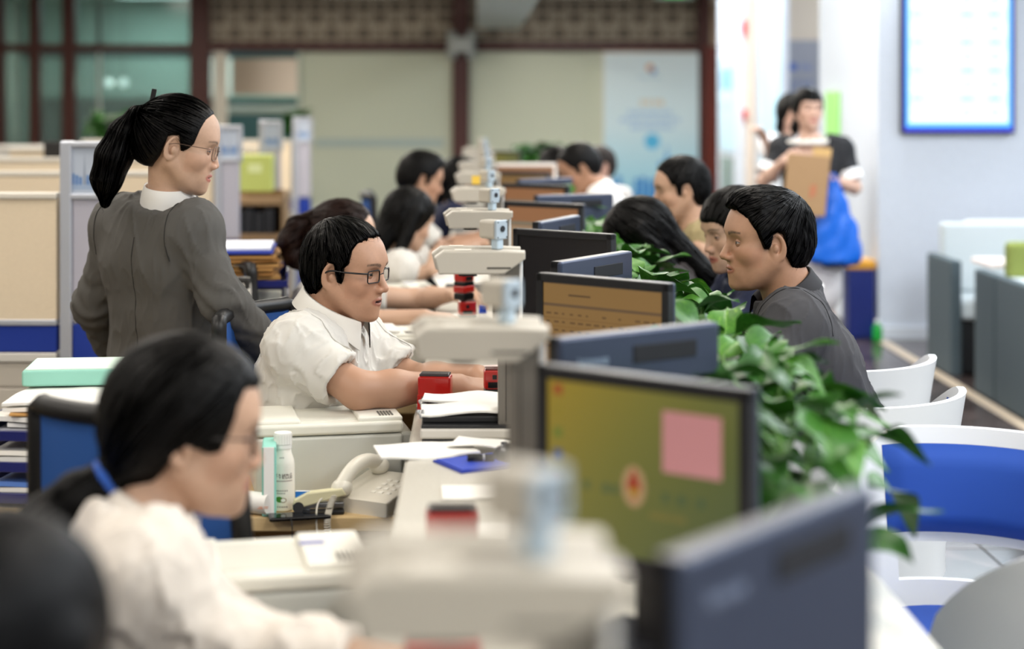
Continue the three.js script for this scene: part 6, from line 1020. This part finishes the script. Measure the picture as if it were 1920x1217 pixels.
{
  const c = seated({ sex: 'f', q: 2, skin: SK2, label: 'black-haired clerk with shoulder-length hair reading papers', at: P(766, 412, 6.85), fa: 0.3, hfa: 0.5, pitch: -0.35, lean: 0.12, nk: 0.06,
    el: { R: P(770, 522, 6.7), L: V(-0.1, 0.88, -7.1) }, wr: { R: P(806, 506, 6.66), L: V(0.0, 0.93, -7.0) }, hands: { R: { dir: V(0.7, 0.5, -0.3), palm: V(0, 0, -1), curl: 0.5 } },
    hair: { t: 0.018, top: 1.2, line: lineB, color: 0x060505, fall: [-0.03, -0.13], strands: 400, flow: (p, v) => v.set(0, -1, 0) }, top: shirtWhite() });
}
seated({ sex: 'm', skin: SK1, label: 'distant male clerk with thick black hair leaning over the counter', at: P(790, 336, 8.1), fa: 0.1, hfa: 0.2, pitch: -0.25, lean: 0.14, hair: { t: 0.02, top: 1.4, tuft: 0.04, color: 0x060505 }, top: shirtWhite() });
seated({ sex: 'f', skin: SK2, label: 'farthest clerk in navy with dark hair beside the counter', at: P(864, 338, 9.4), fa: 0.1, hfa: -0.05, pitch: -0.2, lean: 0.1, hair: { t: 0.018, line: lineB, color: 0x060505, fall: [-0.03, -0.12] }, top: { color: 0x101838, sleeve: 1.7, cuff: 0.044, hem: 0.46 } });
// visitors
const PI_ = Math.PI;
{
  const c = seated({ sex: 'f', q: 2, skin: SK2, label: 'long-haired visitor bowing her head over the leaves', at: P(1200, 448, 5.42), fa: PI_ - 0.15, hfa: PI_ - 0.1, pitch: -0.5, lean: 0.2, nk: 0.09, nd: 0.11, py: 0.52,
    wr: { L: V(0.58, 0.9, -5.3), R: V(0.57, 0.9, -5.55) }, el: { L: V(0.66, 0.87, -5.24), R: V(0.66, 0.87, -5.66) },
    hair: { t: 0.02, top: 1.2, line: lineB, color: 0x060505, color2: 0x151010, fall: [-0.06, -0.2], rough: 0.002, strands: 700, len: 0.1, flow: (p, v) => v.set(-0.5, -1, 0) }, top: { color: 0x1f1716, sleeve: 1.8, cuff: 0.044, fold: 0.006, hem: 0.4 } });
  part('face_mask', sph(0.045, 0.07, -0.062, 0, 0.75, 0.85, 1.05).applyMatrix4(c.hm), M(0xbcd0cc, { roughness: 0.8 }), c.root);
}
seated({ sex: 'm', q: 2, skin: [0.5, 0.3, 0.2], label: 'male visitor in khaki T-shirt with short black hair', at: P(1276, 356, 6.35), fa: PI_ + 0.2, hfa: PI_ + 0.12, pitch: -0.08, lean: 0.16, py: 0.55, build: 1.08, el: { L: P(1318, 470, 6.15), R: V(0.7, 0.88, -6.65) }, wr: { L: V(0.64, 0.87, -6.2), R: V(0.58, 0.88, -6.45) },
  hair: { t: 0.014, top: 1.35, color: 0x060505, strands: 500 }, top: { name: 'tee_shirt', color: 0xa4946c, sleeve: 0.7, cuff: 0.07, fold: 0.006, hem: 0.42, neckUp: 0.004 } });
seated({ sex: 'f', q: 2, skin: SK2, label: 'dark-haired woman in navy half hidden behind the man in the grey polo', at: P(1378, 432, 5.0), fa: PI_ + 0.1, hfa: PI_ + 0.35, pitch: -0.2, lean: 0.1, py: 0.54, wr: { L: V(0.58, 0.9, -4.86), R: V(0.57, 0.9, -5.1) }, el: { L: V(0.66, 0.87, -4.82), R: V(0.68, 0.87, -5.14) },
  hair: { t: 0.016, top: 1.3, line: [[0.085, 0.045], [0.07, 0.035], [0.055, 0.01], [0.03, -0.05], [-0.09, -0.09]], color: 0x060505, fall: [-0.03, -0.1] }, top: { color: 0x131d3c, sleeve: 1.8, cuff: 0.044, hem: 0.42 } });
seated({ sex: 'm', skin: SK3, label: 'visitor in white shirt bending down near the blue notice panel', at: P(1086, 316, 8.3), fa: PI_ + 0.1, hfa: PI_ + 0.15, pitch: -0.45, lean: 0.22, py: 0.56, nk: 0.09, nd: 0.11, build: 1.1, hair: { t: 0.012, top: 1.3, color: 0x060505 }, top: shirtWhite({ color: 0xf2f0ee, sleeve: 1.4 }), wr: { L: V(0.5, 0.9, -8.2), R: V(0.5, 0.9, -8.45) } });
seated({ sex: 'f', skin: [0.6, 0.36, 0.28], label: 'grey-haired visitor peeking out behind the white-shirted one', at: P(1122, 312, 10.2), fa: PI_ + 0.5, pitch: 0, lean: 0.1, py: 0.58, hair: { t: 0.012, line: lineF, color: 0x2c2623 }, top: { color: 0xc9c4c0, sleeve: 1.5, cuff: 0.044, hem: 0.46 } });
seated({ sex: 'f', skin: SK2, label: 'visitor with long black hair beyond the bright white monitor', at: P(1042, 318, 9.6), fa: PI_, hfa: PI_ - 0.6, pitch: -0.2, lean: 0.1, py: 0.56, wr: { L: V(0.5, 0.92, -9.5), R: V(0.48, 0.92, -9.7) }, hair: { t: 0.02, line: lineB, color: 0x060505, fall: [-0.03, -0.17] }, top: { color: 0x0e0d10, sleeve: 1.7, cuff: 0.044, hem: 0.46 } });
// standing visitor with envelope and bag
{
  const d = 9.46, f = V(-0.12, 0, 1).normalize(), r = V(-f.z, 0, f.x), c0 = P(1521, 283, d);   // r: her right, towards the picture's left
  const pel = V(c0.x, 0.9, -d);
  const c = person({ sex: 'f', q: 2, skin: [0.6, 0.38, 0.29], label: 'standing visitor in black and white dress holding an envelope', yaw: -1.42, pitch: 0.06, hs: 1.0, footDir: f,
    J: { head: P(1515, 206, d), neck: P(1519, 258, d - 0.0), shR: c0.clone().addScaledVector(r, 0.165), shL: c0.clone().addScaledVector(r, -0.165), elR: P(1432, 340, d - 0.06), wrR: P(1470, 302, d - 0.2), elL: P(1602, 352, d - 0.08), wrL: P(1562, 338, d - 0.2), pelvis: pel,
      knR: pel.clone().addScaledVector(r, 0.08).setY(0.48), knL: pel.clone().addScaledVector(r, -0.08).setY(0.48), anR: pel.clone().addScaledVector(r, 0.09).setY(0.085), anL: pel.clone().addScaledVector(r, -0.09).setY(0.085) },
    hands: { R: { dir: V(1, 0.25, 0.1), palm: V(0, -0.3, -1), curl: 0.5 }, L: { dir: V(-1, 0.2, 0.1), palm: V(0, -0.3, -1), curl: 0.5 } },
    hair: { t: 0.016, top: 1.35, line: [[0.09, 0.055], [0.075, 0.045], [0.06, 0.03], [0.04, 0.0], [0.02, -0.03], [-0.09, -0.07]], color: 0x060505, bangs: true, tail: [[-0.08, -0.05, 0.03, 0.03], [-0.08, -0.1, 0.05, 0.026], [-0.07, -0.14, 0.055, 0.012]] },
    top: { name: 'dress', color: 0x1b1c20, sleeve: 0.62, cuff: 0.062, grow: 0.014, fold: 0.006, hem: 0.62, skirt: 0.16, neckUp: -0.035, open: 0.02, gap: 0.06, tint: (x, y, z) => { const n = N3(x * 80, y * 80, z * 80), m = n > 0.28 ? 2.2 : 1; return [m, m, m]; } }, bottom: { color: 0xe6e2e4, skirt: 0.17, short: 0.02 } });
  for (const s of ['R', 'L']) { const a = c.J['sh' + s], e = c.J['el' + s], m = a.clone().lerp(e, 0.68), dir = e.clone().sub(a).normalize(); const g = cyl(0.066, 0.07, 0.055, 0, 0, 0, 24); g.applyQuaternion(new THREE.Quaternion().setFromUnitVectors(V(0, 1, 0), dir)).translate(m.x, m.y, m.z); part('sleeve_cuff', g, M(0xf2f2f4, { roughness: 0.8 }), c.root, 'white sleeve cuff'); }
  { const n = c.J.neck.clone().add(V(0, -0.035, 0)), g = new THREE.TorusGeometry(0.11, 0.016, 10, 40).rotateX(Math.PI / 2); g.scale(1.25, 1, 0.75); g.rotateY(0.1); g.translate(n.x, n.y + 0.01, n.z + 0.0); part('neckline_band', g, M(0xe6e2dc, { roughness: 0.8 }), c.root, 'white neckline band'); }
  const en = thing('envelope', 'brown kraft document envelope held by the standing visitor', 'envelope', P(1507, 403, d - 0.29)); en.rotation.z = -0.09;
  part('envelope_body', bx(0.235, 0.33, 0.008, 0, 0.165, 0, 0.003, 1), M(0xa5896a, { roughness: 0.8, map: rep(speckle([250, 240, 225], 10, 40), 1, 1) }), en); part('flap', bx(0.1, 0.06, 0.005, 0.07, 0.345, -0.002, 0.002, 1), M(0xc9a46c, { roughness: 0.8 }), en); part('printed_mark', [bx(0.012, 0.07, 0.001, 0.03, 0.13, 0.0045), bx(0.012, 0.06, 0.001, 0.045, 0.14, 0.0045)], M(0xb86a4a), en);
  const bg = thing('plastic_bag', 'blue plastic bag hanging from the hand of the standing visitor', 'bag', P(1566, 494, d - 0.22));
  { const H0 = 0.46, n = 28, m = 16, pos = [], idx = []; for (let j = 0; j <= m; j++) for (let i = 0; i <= n; i++) { const v = j / m, a = i / n * Math.PI * 2, w = lerp(0.168, 0.03, Math.pow(v, 1.25)) * (v < 0.08 ? 0.8 + 2.5 * v : 1), t = lerp(0.06, 0.02, v), nn = 0.02 * N3(Math.cos(a) * 2.2, v * 5, Math.sin(a) * 2.2); pos.push(Math.cos(a) * (w + nn) - 0.012 * v, v * H0 + (v > 0.95 ? 0 : nn), Math.sin(a) * (t + nn)); } for (let j = 0; j < m; j++) for (let i = 0; i < n; i++) { const a = j * (n + 1) + i, b = a + n + 1; idx.push(a, b, a + 1, a + 1, b, b + 1); } const c0_ = pos.length / 3; pos.push(0, 0.005, 0); for (let i = 0; i < n; i++) idx.push(c0_, i, i + 1);
    const g = new THREE.BufferGeometry(); g.setAttribute('position', new THREE.Float32BufferAttribute(pos, 3)); g.setIndex(idx); g.computeVertexNormals(); part('bag_body', g, M(0x1268d8, { roughness: 0.28, transmission: 0.15, thickness: 0, side: THREE.DoubleSide }), bg); part('handle', tube([[-0.03, H0 - 0.01, 0], [-0.02, H0 + 0.03, 0], [0.0, H0 + 0.03, 0], [0.01, H0 - 0.01, 0]], 0.008, 14, 8), M(0x0f5cc4, { roughness: 0.3 }), bg); }
}
{
  const d = 11.0, pel = V(XP(1480, d), 0.9, -d), c0 = P(1484, 275, d), r = V(-1, 0, 0.2).normalize();
  person({ sex: 'f', q: 3, skin: [0.6, 0.38, 0.29], label: 'second standing visitor with black hair, hidden behind the one in the dress', yaw: -1.1, footDir: V(0.3, 0, 1).normalize(), J: { head: P(1484, 212, d), neck: P(1484, 258, d), shR: c0.clone().addScaledVector(r, 0.155), shL: c0.clone().addScaledVector(r, -0.155), elR: P(1452, 300, d - 0.12), wrR: P(1434, 262, d - 0.2), elL: P(1530, 350, d), wrL: P(1530, 400, d - 0.1), pelvis: pel, knR: pel.clone().add(V(-0.08, 0, 0)).setY(0.48), knL: pel.clone().add(V(0.08, 0, 0)).setY(0.48), anR: pel.clone().add(V(-0.09, 0, 0)).setY(0.085), anL: pel.clone().add(V(0.09, 0, 0)).setY(0.085) },
    hair: { t: 0.018, line: lineB, color: 0x060505, fall: [-0.03, -0.1] }, top: { color: 0xe8ecf2, sleeve: 0.6, cuff: 0.056, hem: 0.84 }, bottom: { color: 0xcfd6e2 } });
}
scene.traverse(o => { if (o.isMesh) { o.castShadow = true; o.receiveShadow = true; } });
renderer.render(scene, camera);
